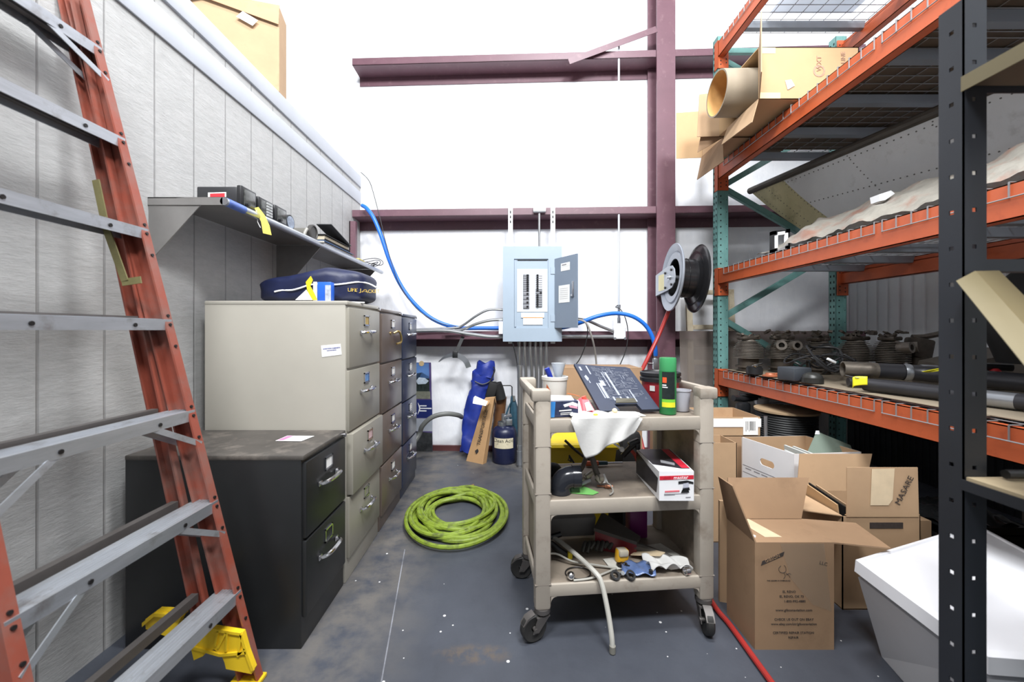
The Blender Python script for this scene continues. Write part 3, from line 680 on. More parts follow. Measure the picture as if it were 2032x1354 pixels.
conduit([at(998, 634, 3.62), at(972, 636, 3.62), at(945, 643, 3.63), at(915, 655, 3.655), at(880, 657, 3.66)], .0135, 'steel conduit leaving the panel side below the slim one')
conduit([at(998, 668, 3.64), at(970, 668, 3.63), at(925, 662, 3.615), at(885, 656, 3.61), at(826, 657, 3.61)], .016, 'thick bright conduit running from the panel foot toward the cabinets')
conduit([at(1115, 668, 3.66), at(1150, 668, 3.66), at(1217, 668, 3.66)], .0155, 'straight bright conduit between the panel and the white junction box')
conduit([at(1146, 634, 3.62), at(1165, 636, 3.62), at(1190, 647, 3.63), at(1217, 658, 3.64)], .014, 'short steel conduit sloping down to the white junction box')
conduit([at(1070, 424, 3.66), at(1070, 460, 3.66), at(1070, 490, 3.66)], .011, 'short conduit between the girt box and the panel top')
b = MB(); p = at(1070.5, 416, 3.68); b.box((p.x-.058, 3.655, p.z-.022), (p.x+.058, 3.71, p.z+.03), bev=.004); solo('conduit_box', b, M_white, 'small white box on the middle girt above the panel', 'electrical box')
b = MB(); p = at(994, 651, 3.6); b.box((p.x-.02, 3.585, p.z-.055), (p.x+.018, 3.65, p.z+.055), bev=.003); solo('cover_box', b, M_white, 'small white box against the side of the breaker panel', 'electrical box')
jb = thing('junction_box', 'white square junction box at the foot of the thin conduit', 'electrical box', tuple(at(1229, 673, 3.66)))
p = at(1229, 661, 3.66); part('box', MB().box((p.x-.055, 3.64, p.z-.055), (p.x+.055, 3.70, p.z+.052), bev=.006), M_white, jb); b = MB()
for sx in (-1, 1): b.cyl((p.x+sx*.046, 3.642, p.z-.05), (p.x+sx*.046, 3.63, p.z-.05), .012, n=10)
part('screw', b, M_galv, jb)
vc = thing('wall_conduit', 'thin pale conduit running up the white wall beside the column', 'pipe', tuple(at(1228, 650, 3.685)))
x = at(1228, 0, 3.685).x; part('pipe', MB().cyl((x, 3.685, 1.42), (x, 3.685, 5.6), .0095, n=10), mat('pale_conduit', (206, 212, 218), .4, .3, var=.03), vc)
part('fitting', MB().cyl((x, 3.685, 1.25), (x, 3.685, 1.30), .015, n=10).cyl((x, 3.685, 1.30), (x, 3.685, 1.41), .012, n=10).cyl((x, 3.685, 1.39), (x, 3.685, 1.42), .016, n=10), M_galv, vc); b = MB()
for z in (2.315, 3.75): b.box((x-.04, 3.69, z-.014), (x+.004, 3.705, z+.014))
part('clip', b, M_white, vc)
def wire(pts, r, m, label, name='electrical_cord', cat='cable', sub=5):
    return solo(name, MB().tube(pts, r, 7, sub=sub), m, label, cat)
wire([at(1144, 631, 3.50), at(1158, 636, 3.50), at(1166, 655, 3.50), at(1160, 690, 3.52), at(1144, 722, 3.55), at(1110, 750, 3.56)], .0045, M_cable, 'black cable dropping from behind the panel door to the dark board')
wire([at(1146, 634, 3.46), at(1163, 641, 3.455), at(1174, 668, 3.47), at(1181, 700, 3.55), at(1184, 735, 3.60), at(1186, 800, 3.60)], .0085, mat('grey_cable', (156, 152, 148), .5), 'grey cable hanging straight down beside the black one')
wire([at(1226, 606, 3.655), at(1222, 610, 3.655), at(1231, 614, 3.65), at(1241, 632, 3.61), at(1246, 660, 3.60), at(1242, 695, 3.60), at(1228, 730, 3.6), at(1218, 760, 3.6)], .0045, M_cable, 'black cable looping from the top of the pipe fitting')
wire([at(1017, 679, 3.60), at(1022, 700, 3.60), at(1027, 730, 3.58), at(1028, 790, 3.5), at(1029, 850, 3.48)], .0055, M_cable, 'black cable dropping beside the steel conduits')
wire([at(716, 342, 3.80), at(731, 357, 3.68), at(740, 380, 3.63), at(757, 445, 3.62), at(765, 480, 3.62), at(790, 558, 3.62), at(826, 612, 3.62), at(870, 640, 3.62), at(905, 648, 3.62)], .0035, M_cable, 'thin dark wire hanging from the top of the grooved wall')
solo('air_hose', MB().tube([at(719, 408, 3.70), at(728, 414, 3.67), at(742, 434, 3.655), at(757, 470, 3.655), at(772, 515, 3.66), at(793, 562, 3.67), at(820, 600, 3.68), at(858, 633, 3.70), at(905, 650, 3.73), at(960, 651.5, 3.765), at(1010, 651.5, 3.79), at(1070, 651.5, 3.79), at(1118, 650, 3.70), at(1150, 641, 3.575), at(1185, 628, 3.545), at(1222, 622, 3.56), at(1255, 628, 3.55), at(1280, 645, 3.545), at(1294, 668, 3.545), at(1300, 690, 3.55), at(1301, 706, 3.56)], .0185, 12, sub=4), M_hblue, 'thick blue air hose sagging along the white wall behind the panel', 'hose')
vt = thing('air_fitting', 'metal air valve below the blue hose on the column', 'valve', tuple(at(1300, 740, 3.57))); p = at(1300.5, 722, 3.57)
part('body', MB().cyl(p+V((0, 0, .05)), p+V((0, 0, .075)), .014, n=12).obox(p, (.045, .04, .1), None, 0, .006).cyl(p-V((0, 0, .1)), p-V((0, 0, .05)), .012, n=12), M_galv, vt); part('lever', MB().cyl(p-V((.005, 0, 0)), p-V((.075, 0, -.004)), .009, n=8), M_chrome, vt)
# hose reel on the column
reel = thing('hose_reel', 'large empty hose reel with black and grey discs mounted on the maroon column', 'hose reel', tuple(at(1340, 620, 3.3)))
ax = V((1, .06, -.075)).normalized(); c0 = at(1334.5, 551, 3.3); c1 = at(1376, 551, 3.3)+V((0, .02, 0)); R = .277; L = (c1-c0).length; ax = V((1, -.075, -.07)).normalized()
M_rgrey = mat('reel_grey', (150, 156, 166), .35, .3, var=.06); M_rblk = mat('reel_black', (30, 30, 32), .22, var=.12)
b = MB(); b.lathe([(.155, .004), (.205, -.002), (.215, .010), (.225, .002), (.262, -.006), (R, -.012), (R+.004, -.006), (R, .002), (.262, .006), (.22, .016), (.155, .014), (.155, .004)], c0, ax, 48); part('near_disc', b, M_rgrey, reel, 'grey outer disc')
b = MB(); b.lathe([(.155, .010), (.16, .014), (.16, L*.5), (.163, L*.5), (.16, L*.52), (.16, L-.02), (.205, L-.004), (.225, L-.01), (.262, L+.004), (R, L+.012), (R+.004, L+.018), (R, L+.022), (.2, L+.008), (.02, L+.004)], c0, ax, 48); part('drum', b, M_rblk, reel, 'black drum and disc')
b = MB(); b.lathe([(.155, .012), (.150, L-.01), (.03, L-.012)], c0, ax, 32); part('hub', b, M_slot, reel)
b = MB(); b.cyl(c0-ax*.03, c0+ax*L, .02, n=14); b.cyl(c0-ax*.045, c0-ax*.02, .012, n=10); part('axle', b, M_galv, reel)
xp = c0.x-.018; zc = c0.z; b = MB()
prof = [V((xp, 3.632, zc+.062)), V((xp, 3.632, zc-.125)), V((xp, 3.36, zc-.10)), V((xp, 3.27, zc-.085)), V((xp, 3.225, zc-.05)), V((xp, 3.21, zc)), V((xp, 3.225, zc+.06)), V((xp, 3.27, zc+.095)), V((xp, 3.36, zc+.10))]
b.slab(prof, .008, nrm=(1, 0, 0)); b.box((xp, 3.62, zc-.125), (xp+.15, 3.634, zc+.062)); br = part('mount_plate', b, mat('plate_grey', (172, 178, 186), .4, .2, var=.06), reel)
part('label', MB().box((xp-.0015, 3.44, zc-.09), (xp, 3.56, zc+.05)), mat('cream_label', (222, 212, 160), .5), br); b = MB()
for y, z in ((3.40, .05), (3.27, .06), (3.40, -.075), (3.27, -.06)): b.cyl((xp+.002, y, zc+z), (xp-.012, y, zc+z), .010, n=8)
part('bolt', b, M_bolt, br)
fl = [ground(x, y, .012) for x, y in ((1420, 1206), (1445, 1236), (1470, 1270), (1498, 1309), (1532, 1356), (1570, 1410))]
hp = [at(1330, 607, 3.40), at(1325, 622, 3.42), at(1306, 668, 3.42), at(1285, 712, 3.35), at(1263, 757, 3.2), at(1250, 790, 3.12), V((.95, 2.92, .40)), V((.958, 2.7, .10)), V((.95, 2.52, .018)), V((.93, 2.3, .0135)), V((.90, 2.05, .0135)), V((.885, 1.86, .013))]
solo('air_hose', MB().tube(hp+fl, lambda t: .0165 if t < .45 else .0165-.006*min(1, (t-.45)/.15), 10), M_hred, 'red air hose from the hose reel down behind the cart and over the floor', 'hose')
# ================================================================ LEANING THINGS AT THE BACK WALL
bd = thing('poster_board', 'tall blue poster board with an aircraft picture behind the navy cabinet', 'poster', tuple(V((-.87, 3.88, 0))))
def wb(px, py, off=.10): 
    p = at(px, py, 3.85); return V((p.x, wy(p.x, off), p.z))
q = [wb(812, 905, .05), wb(857, 905, .05), wb(852, 721, .012), wb(812, 721, .012)]
for v in q[:2]: v.z = .0
N = V((0, -1, 0)); part('board', MB().slab(q, .008, nrm=N), mat('poster_violet', (78, 66, 112), .35), bd)
def bp(px, py, k): 
    t = (py-721)/184; p = wb(px, py, .012+.038*t); return p+N*(.008+k)
def patch(pp, k=.0006): return MB().slab([bp(x, y, k) for x, y in pp], .0004, nrm=N)
part('sky_print', patch(((812, 722), (848, 722), (849, 753), (812, 753))), mat('poster_sky', (84, 118, 170), .3), bd)
part('tree_print', patch(((812, 745), (834, 741), (849, 750), (850, 787), (812, 787))), mat('poster_trees', (44, 52, 50), .3, var=.5, scale=30), bd)
b = patch(((822, 758), (828, 751), (840, 752), (848, 758), (842, 764), (826, 765)), .0012); part('aircraft_print', b, mat('poster_plane', (186, 200, 214), .3, var=.2, scale=30), bd)
part('lawn_print', patch(((812, 779), (851, 779), (852, 794), (812, 794)), .0010), mat('poster_lawn', (118, 120, 108), .3, var=.2, scale=30), bd)
part('blue_band', patch(((812, 796), (855, 796), (856, 832), (812, 832))), mat('poster_navy', (38, 48, 104), .3), bd); b = MB()
for y, x1 in ((808, 844), (813, 854), (818, 844)): b.slab([bp(830, y-1.1, .0012), bp(x1, y-1.1, .0012), bp(x1, y+1.1, .0012), bp(830, y+1.1, .0012)], .0004, nrm=N)
b.slab([bp(826, 801, .0012), bp(830, 808, .0012), bp(832, 813, .0012), bp(830, 818, .0012), bp(826, 826, .0012), bp(829, 813, .0012)], .0004, nrm=N); part('emblem', b, M_white, bd, 'white winged emblem')
part('grey_print', patch(((812, 833), (856, 833), (856, 866), (812, 866))), mat('poster_grey', (160, 166, 176), .3), bd); part('field_print', patch(((812, 858), (856, 862), (857, 903), (812, 903)), .0010), mat('poster_field', (56, 58, 60), .3, var=.4, scale=30), bd)
part('corner_seal', MB().cyl(bp(833, 723, .001), bp(833, 723, .004), .026, n=12), mat('tan_seal', (188, 164, 124), .6), bd)
b = MB().tube([at(846, 905, 3.5)+V((-.19, -.2, .0)), at(829, 868, 3.5), at(838, 846, 3.5), at(858, 828, 3.5), at(885, 821.5, 3.52), at(908, 824, 3.58), at(916, 828, 3.66)], .021, 10)
solo('flexible_hose', b, mat('grey_flex', (104, 106, 104), .5, var=.1), 'dark grey flexible hose arching between the cabinets and the blue bag', 'hose')
st = thing('hanging_strap', 'curved grey metal strap with a black clip hanging below the girt', 'strap', tuple(at(905, 735, 3.65)))
b = MB(); path = spline([at(870, 718, 3.66), at(880, 708, 3.65), at(895, 701, 3.64), at(907, 700.5, 3.63), at(920, 706, 3.63), at(930, 716, 3.63), at(935, 728, 3.64)], 4); wd = [.006+.042*math.sin(min(1, i/(len(path)-1)*1.5)*math.pi*.5) for i in range(len(path))]
for i in range(len(path)-1):
    p, q2 = path[i], path[i+1]; d = (q2-p).normalized(); n = d.cross(V((0, 1, 0))).normalized()
    if n.z < 0: n = -n
    b.slab([p, q2, q2-n*wd[i+1], p-n*wd[i]], .004, nrm=(0, -1, 0))
part('band', b, M_galv, st); b = MB(); b.obox(at(903, 704, 3.62), (.045, .02, .06), None, 0, .003); bar(b, at(905, 700, 3.63), at(919, 668, 3.66), .03, .006, (0, -1, 0)); part('clip', b, M_blk, st, 'black clip')
M_blueb = mat('blue_tent_cloth', (28, 48, 135), .5, var=.16, scale=14, bump=.5, bscale=16)
bg = thing('folded_tent_bag', 'long bright blue bag leaning against the white wall', 'bag', tuple(ground(930, 915)))
axp = [at(932, 911, 3.69), at(934, 880, 3.70), at(938, 850, 3.72), at(941, 820, 3.74), at(945, 790, 3.75), at(954, 765, 3.76), at(959, 750, 3.765), at(962, 735, 3.77), at(963, 719, 3.77)]
axp[0].z = .06; rad = [.088, .092, .095, .092, .088, .09, .105, .095, .075]
b = MB(); path = spline(axp, 5); n = 20; vs = []; m = len(path)
for i, p in enumerate(path):
    t = i/(m-1)*(len(rad)-1); k = min(int(t), len(rad)-2); r = rad[k]+(rad[k+1]-rad[k])*(t-k)
    if i == m-1: r *= .8
    for j in range(n):
        a = 2*math.pi*j/n; rr = r*(1+.10*math.sin(3*a+i*.35)+.06*math.sin(5*a-i*.8)); vs.append(p+V((rr*math.cos(a), rr*.55*math.sin(a), .02*math.sin(a*2+i))))
fs = [(i*n+j, i*n+(j+1) % n, (i+1)*n+(j+1) % n, (i+1)*n+j) for i in range(m-1) for j in range(n)]
b.add(vs, fs, 0, True); b.add(vs, [list(range(n))[::-1], list(range((m-1)*n, m*n))]); 
for i, v in enumerate(b.v): b.v[i] = V((v.x, v.y, max(.002, v.z)))
part('cover', b, M_blueb, bg); b = MB(); b.tube([at(979, 728, 3.73), at(982, 735, 3.72), at(978, 745, 3.715), at(972, 757, 3.71), at(957, 763, 3.695), at(942, 757, 3.70)], .006, 6); part('drawstring', b, M_cable, bg, 'black cord round the neck')
M_kraft = mat('kraft_carton', (184, 146, 104), .8, var=.06, bump=.05)
lb = thing('long_carton', 'long narrow brown carton leaning on the blue bag', 'box', tuple(ground(942, 922)))
def Q(px, py, Y): return at(px, py, Y)
b0 = [ground(925, 915), ground(958, 922), ground(962, 922)+V((.012, .045, 0)), ground(925, 915)+V((.012, .03, 0))]
t0 = [at(961, 793, 3.575), at(981, 789, 3.565), at(984, 787, 3.61), at(964, 789, 3.625)]
b = MB(); loft(b, b0, t0); part('body', b, M_kraft, lb)
b = MB(); b.slab([at(961, 793, 3.549), at(973, 796, 3.53), at(968, 804, 3.47), at(958, 806, 3.46)], .003, nrm=(0, 0, 1)); b.slab([at(981, 789, 3.549), at(984, 800, 3.56), at(983, 790, 3.62)], .003); part('end_flap', b, M_kraft, lb)
dirv = ((t0[0]+t0[1])/2-(b0[0]+b0[1])/2).normalized(); upv = V((-1, 0, 0)); upv = (upv-dirv*upv.dot(dirv)).normalized(); mid = (b0[0]+b0[1]+t0[0]+t0[1])/4; nn = dirv.cross(upv)
if nn.y > 0: nn = -nn
b = text_mb('TRANSPORTAGE', mid+nn*.004+dirv*.03, dirv, upv, .043); part('lettering', b, M_ink, lb); b = MB(); e = mid+nn*.004-dirv*.19; b.slab([e+dirv*.024, e+upv*.02, e-dirv*.024, e-upv*.02], .0006, nrm=nn); part('emblem', b, M_ink, lb)
b = MB(); b.slab([at(940, 789, 3.44), at(943, 786, 3.46), at(968, 797, 3.42), at(964, 806, 3.40), at(938, 801, 3.42)], .002, nrm=(0, -1, .4)); solo('torn_paper', b, M_paper, 'torn white paper stuck between the blue bag and the long carton', 'paper')
tk = thing('gas_cylinder', 'dark blue steel tank with a pale worn label beside the long carton', 'tank', tuple(ground(1001, 921)))
g0 = ground(1001, 921)+V((0, .07, 0)); s_ = g0.y/F; r = 24.5*s_
M_tank = mat('navy_tank', (24, 30, 62), .35, var=.15, dirt=((60, 64, 84), .12, 20))
b = MB(); b.lathe([(.001, 0), (r*.9, 0), (r, .02), (r, .255), (r*.94, .288), (r*.78, .31), (r*.5, .322), (.001, .325)], g0, n=36); part('shell', b, M_tank, tk)
b = MB(); b.cyl(g0+V((0, 0, .315)), g0+V((0, 0, .37)), .022, n=14); b.lathe([(.04, .32), (.042, .325), (.042, .36), (.038, .36)], g0+V((-.02, 0, 0)), n=20); b.cyl(g0+V((-.01, 0, .36)), g0+V((-.01, 0, .43)), .018, n=12); b.cyl(g0+V((-.01, 0, .40)), g0+V((.06, -.02, .42)), .016, n=10); b.box(tuple(g0+V((.015, -.03, .33))), tuple(g0+V((.07, .01, .385))), bev=.006); part('valve', b, M_galv, tk)
b = MB(); K = 14
for i in range(K):
    a0 = math.radians(-142+i*95/K); a1 = math.radians(-142+(i+1)*95/K); rr = r+.0012
    b.add([g0+V((rr*math.cos(a), rr*math.sin(a), z)) for a in (a0, a1) for z in (.145, .235)], [(0, 2, 3, 1)])
part('label', b, mat('worn_label', (214, 204, 176), .7, var=.12, scale=30, dirt=((110, 100, 92), .3, 30)), tk, 'pale worn label')
b = text_mb('Clean Acid', g0+V((-.01, -r-.004, .212)), (1, 0, 0), (0, 0, 1), .042, .0004)
for i, v in enumerate(b.v):
    dx = v.x-g0.x; b.v[i] = V((v.x, g0.y-math.sqrt(max(1e-6, r*r-dx*dx))-.0022+(v.y-g0.y+r+.004), v.z))
part('lettering', b, M_ink, tk)
gn = thing('leather_tool_case', 'brown and black leather holster standing behind the long carton', 'case', tuple(V((at(990, 800, 3.75).x, 3.72, 0))))
b = MB(); b.tube([V((at(986, 0, 3.79).x, 3.79, .01)), at(988, 850, 3.79), at(992, 815, 3.78), at(994, 788, 3.77)], lambda t: .045+.012*t, 12); part('body', b, mat('brown_leather', (112, 76, 48), .5, var=.2), gn); b = MB(); b.tube([at(994, 792, 3.715), at(990, 775, 3.71), at(985, 762, 3.70)], .05, 12); b.obox(at(976, 775, 3.68), (.09, .06, .16), (0, .3, 0), 0, .02); b.obox(at(979, 763, 3.69), (.07, .05, .05), None, 0, .015); part('flap', b, M_blkmatte, gn, 'black top flap')
b = MB().tube([V((at(1016, 0, 3.76).x, 3.76, .005)), at(1016, 810, 3.76), at(1016, 768, 3.76), at(1013, 765.5, 3.76), at(998, 765.5, 3.76), at(984, 767, 3.76)], .005, 8, sub=1)
solo('wire_stand', b, M_bolt, 'thin black wire stand with a square corner by the tank', 'stand')
um = thing('folded_umbrella', 'folded dark teal umbrella hanging between the tank and the conduits', 'umbrella', tuple(V((at(1021, 0, 3.62).x, 3.60, .1))))
b = MB(); path = [at(1020, 792, 3.60), at(1023, 815, 3.60), at(1024, 850, 3.60), at(1023, 880, 3.60), at(1022, 898, 3.60)]; path = [p+V((-.014, .165, 0)) for p in path]; b.tube(path, lambda t: .014+.04*math.sin(min(1, t*1.3)*math.pi*.62), 9); M_teal = mat('teal_cloth', (48, 84, 102), .5, var=.25, scale=20, bump=.4, bscale=12); part('cloth', b, M_teal, um); b = MB(); b.tube([at(1019, 790, 3.74), at(1010, 808, 3.74), at(1004, 826, 3.74), at(1008, 834, 3.74)], .008, 7); part('strap', b, M_teal, um); part('tip', MB().cyl(at(1020, 796, 3.74), at(1019.5, 786, 3.74), .012, n=10), mat('grey_tip', (120, 120, 116), .5), um)
# aluminium ladder frame and smoked sheet behind the rack
M_cream = mat('cream_paint', (214, 202, 176), .5, var=.06, dirt=((150, 126, 92), .25, 12))
lad = thing('cream_ladder', 'cream painted ladder section leaning on the wall behind the column', 'ladder', tuple(V((at(1410, 0, 3.74).x, 3.72, 0))))
for px0, px1 in ((1360, 1371), (1444, 1454)):
    b = MB(); x0 = at(px0, 0, 3.72).x; x1 = at(px1, 0, 3.72).x; loft(b, [V((x0, 3.60, 0)), V((x1, 3.60, 0)), V((x1, 3.63, 0)), V((x0, 3.63, 0))], [V((x0, 3.70, 1.565)), V((x1, 3.70, 1.565)), V((x1, 3.73, 1.565)), V((x0, 3.73, 1.565))]); part('side_rail', b, M_cream, lad)
for z in (.26, .56, .88, 1.205, 1.53):
    y = 3.60+.1*z/1.565; b = MB(); b.box((at(1368, 0, 3.72).x, y+.004, z-.014), (at(1448, 0, 3.72).x, y+.026, z+.03), bev=.004); part('rung', b, M_cream, lad)
m = bpy.data.materials.new('smoked_sheet'); t = NT(m); t.b.inputs['Base Color'].default_value = rgba((140, 130, 123)); t.b.inputs['Roughness'].default_value = .35
nz = t.noise(t.new('ShaderNodeTexCoord').outputs['Object'], 5, 5, .6, (1, 1, .4)); t.link(t.math('ADD', .36, t.math('MULTIPLY', nz, .3)), t.b.inputs['Alpha'])
b = MB(); b.slab([V((at(1349, 0, 3.55).x, 3.50, 0)), V((at(1640, 0, 3.55).x, 3.47, 0)), V((at(1640, 0, 3.55).x, 3.53, 1.178)), V((at(1349, 0, 3.55).x, 3.56, 1.178))], .005, nrm=(0, -1, 0))
solo('smoked_acrylic_sheet', b, m, 'smoky see-through sheet standing in front of the cream ladder', 'sheet')
# ================================================================ SERVICE CART
M_cart = mat('cart_resin', (164, 155, 143), .58, var=.07, scale=7, bump=.12, bscale=120, dirt=((120, 106, 92), .2, 9))
M_cartd = mat('dirty_cart_deck', (132, 121, 108), .65, var=.12, scale=8, bump=.1, bscale=60, dirt=((84, 76, 70), .4, 7))
M_rub = mat('black_rubber', (38, 37, 36), .6, var=.15)
CO = V((.122, 1.535, 0)); CR = math.atan2(.058, .650); CW, CD = .6526, .372
cx_ = V((math.cos(CR), math.sin(CR), 0)); cy_ = V((-math.sin(CR), math.cos(CR), 0))
def cp(u, v, z): return CO+cx_*u+cy_*v+V((0, 0, z))
def cuv(p): q = p-CO; return q.dot(cx_), q.dot(cy_)
cart = thing('service_cart', 'grey three-shelf plastic service cart on casters in the aisle', 'cart', tuple(CO), CR)
for u in (0, CW):
    for v in (0, CD):
        b = MB(); b.box((u-.031, v-.027, .118), (u+.031, v+.027, .93), bev=.012); nb0 = len(b.f)
        for z in (.74, .56, .215): b.box((u-.0315, v-.0275, z), (u+.0315, v+.0275, z+.0015))
        b.m = [1 if i >= nb0 else 0 for i in range(len(b.f))]; part('post', b, [M_cart, mat('seam_grey', (120, 112, 104), .7)], cart, local=True)
        # caster
        sw = {(0, 0): (-.036, -.012, .55), (CW, 0): (-.008, -.036, 1.25), (0, CD): (-.036, .004, .25), (CW, CD): (.02, .03, .9)}[(u, v)]
        b = MB(); b.cyl((u, v, .104), (u, v, .120), .032, n=16); b.cyl((u, v, .088), (u, v, .104), .022, n=12)
        d = V((sw[0], sw[1], 0)); a = V((-d.y, d.x, 0)).normalized(); cw = V((u, v, .052))+d; dn_ = d.normalized()
        for sgn in (-1, 1):
            o = a*.021*sgn
            b.slab([V((u, v, .094))+o+dn_*-.02, V((u, v, .094))+o+dn_*.03, cw+o+dn_*.012-V((0, 0, .012)), cw+o-dn_*.012-V((0, 0, .012))], .0035, nrm=a*sgn)
        b.obox(V((u, v, .092))+dn_*.005, (.055, .046, .006), (0, 0, math.atan2(dn_.y, dn_.x)))
        b.slab([cw-a*.016+dn_*.048+V((0, 0, .02)), cw-a*.016+dn_*.03+V((0, 0, .045)), cw-a*.016-V((0, 0, -.056)), cw-a*.016+V((0, 0, .052))+dn_*.01], .032, nrm=a)
        b.cyl(cw-a*.027, cw+a*.027, .008, n=10)
        cs = part('caster', b, M_alud, cart, local=True)
        part('wheel', MB().lathe([(.012, -.010), (.026, -.011), (.046, -.016), (.052, -.010), (.052, .010), (.046, .016), (.026, .011), (.012, .010)], cw, a, 28), M_rub, cs, local=True)
for nm, zt, zb in (('top_shelf', .842, .792), ('middle_shelf', .532, .478), ('bottom_shelf', .213, .168)):
    b = MB(); b.box((-.006, -.016, zt-.016), (CW+.006, CD+.016, zt), 1)
    for v0, v1 in ((-.024, -.010), (CD+.010, CD+.024)): b.box((.02, v0, zb), (CW-.02, v1, zt+.002), 0, .004)
    for u0, u1 in ((-.022, -.010), (CW+.010, CW+.022)): b.box((u0, .01, zb), (u1, CD-.01, zt+.002), 0, .004)
    # rounded inner corners below the rails
    for v in (-.017, CD+.017):
        for u, s in ((.031, 1), (CW-.031, -1)):
            R_ = .022
            for k in range(6):
                a0 = math.pi/2*k/6; a1 = math.pi/2*(k+1)/6
                b.slab([V((u, v-.006, zb)), V((u+s*(R_-R_*math.sin(a0)), v-.006, zb-R_+R_*math.cos(a0))), V((u+s*(R_-R_*math.sin(a1)), v-.006, zb-R_+R_*math.cos(a1)))], .012, nrm=(0, 1, 0))
    part(nm, b, [M_cart, M_cartd], cart, local=True)
for u, s in ((-.0, -1), (CW, 1)):
    b = MB(); b.box((u+s*.030-.014, -.022, .918), (u+s*.030+.014, CD+.022, .954), bev=.007)
    for v in (0, CD): b.box((min(u-.03, u+s*.044), v-.03, .912), (max(u+.03, u+s*.044), v+.03, .957), bev=.008)
    part('handle', b, M_cart, cart, local=True)
    b = MB(); b.box((u-.006, .02, .19), (u+.006, CD-.02, .50)); b.box((u-.006, .02, .52), (u+.006, CD-.02, .80)); part('end_panel', b, M_cartd, cart, local=True)
ZT_, ZM, ZL = .8445, .5345, .2155
# ---------------------------------------------------------------- on the top shelf
pail = thing('plastic_pail', 'white translucent plastic pail with a blue brush in it on the cart', 'pail', tuple(at(1101, 800, 1.86)))
pc = at(1101, 800, 1.86); pc.z = ZT_; M_trans = mat('milky_plastic', (222, 220, 214), .35, var=.03)
part('body', MB().lathe([(.001, .001), (.048, .001), (.05, .004), (.0575, .108), (.061, .110), (.062, .124), (.057, .126), (.054, .11), (.047, .006), (.001, .005)], pc, n=32), M_trans, pail)
br = thing('brush', 'blue handled brush standing in the white pail', 'brush', tuple(pc+V((0, 0, .006)))); b = MB(); b.cyl(pc+V((.02, .0, .02)), at(1085, 731, 1.85), .010, .013, n=12); part('handle', b, mat('deep_blue', (32, 50, 150), .4), br)
fn = thing('clear_cup', 'clear plastic funnel standing in the pail behind the brush', 'cup', tuple(pc+V((.02, .02, .02)))); b = MB(); b.lathe([(.024, 0), (.012, .10), (.020, .12), (.034, .175), (.033, .175), (.018, .12), (.010, .10), (.022, .002)], pc+V((.018, .012, .01)), n=24)
part('funnel', b, mat('clear_plastic', (226, 232, 238), .15, trans=.6, var=0), fn)
gb = thing('glove_box', 'opened dark printed glove carton with a blue edge on the cart', 'box', tuple(cp(.05, .02, ZT_)))
g0, g1 = cp(.036, .012, ZT_), cp(.147, .020, ZT_); gh = .060; e2 = cy_*.075
def gp(u, z, k=0): return g0+(g1-g0)*u+V((0, 0, z))-cy_*k
b = MB(); loft(b, [gp(0, 0), gp(1, 0), gp(1, 0)+e2, gp(0, 0)+e2], [gp(0, gh), gp(1, gh), gp(1, gh)+e2, gp(0, gh)+e2]); part('body', b, mat('glove_box_print', (44, 50, 76), .4, var=.55, scale=55), gb)
M_bbl = mat('bright_blue', (56, 132, 204), .4)
def gface(q, k=.0008): return MB().slab([gp(u, z, k) for u, z in q], .0006, nrm=-cy_)
part('blue_edge', gface(((.0, 0), (.13, 0), (.17, gh), (.0, gh))), M_bbl, gb); part('white_print', gface(((.45, .048), (.8, .058), (.98, .05), (.98, .038), (.75, .045), (.5, .038)), .001), M_white, gb); part('pink_print', gface(((.62, .045), (.95, .04), (.98, .03), (.7, .036)), .0014), mat('pink_print2', (214, 150, 170), .5), gb)
b = gface(((.30, .026), (.75, .029), (.75, .024), (.30, .022)), .0016)
for zz in (.016, .010): b.slab([gp(.35, zz, .0016), gp(.8, zz+.002, .0016), gp(.8, zz-.0, .0016), gp(.35, zz-.002, .0016)], .0005, nrm=-cy_)
part('text_lines', b, M_paper, gb); b = MB(); b.slab([gp(0, gh)+e2*.3, gp(.9, gh)+e2*.3, gp(.9, gh+.008)+e2, gp(0, gh+.012)+e2], .002, nrm=(0, 0, 1)); part('lid_flap', b, M_paper, gb)
rb = thing('solvent_bottle', 'pink and red plastic bottle with a pale label tipped on the cart', 'bottle', tuple(cp(.19, .05, ZT_)))
p0 = cp(.158, .055, ZT_+.033); p1 = at(1158, 790, 1.615)
b = MB(); b0 = cp(.20, .01, ZT_+.020); d = V((-.45, .05, .9)).normalized()
rbq = [at(1159, 823, 1.60), at(1183, 820, 1.60), at(1168, 794, 1.63), at(1155, 793, 1.63), at(1147, 800, 1.63)]
b.slab(rbq, .045, nrm=(0, 1, 0)); part('body', b, mat('pink_red_plastic', (216, 86, 96), .35, var=.05), rb); b = MB(); b.slab([at(1164, 816, 1.598), at(1178, 814, 1.598), at(1168, 798, 1.626), at(1160, 799, 1.626)], .001, nrm=(0, -1, 0)); part('label', b, M_paper, rb)
b = MB(); b.cyl(at(1160, 793, 1.65), at(1158, 787, 1.65), .010, n=12); part('cap', b, mat('orange_red_cap', (206, 92, 74), .4), rb); b = MB(); b.slab([at(1143, 822, 1.60), at(1157, 823, 1.60), at(1150, 797, 1.63), at(1142, 800, 1.63)], .04, nrm=(0, 1, 0)); part('shoulder', b, mat('pale_pink', (228, 196, 200), .4), rb, 'pale pink side')
b = MB(); b.slab([at(1090, 770, 1.62), at(1097, 782, 1.60), at(1097, 788, 1.60), at(1089, 784, 1.62)], .02, nrm=(0, 1, 0)); 
for i, v in enumerate(b.v): b.v[i] = V((v.x, v.y+.10, v.z))
solo('orange_tag', b, mat('orange_plastic', (226, 120, 66), .45), 'orange plastic piece leaning against the white pail', 'tag')
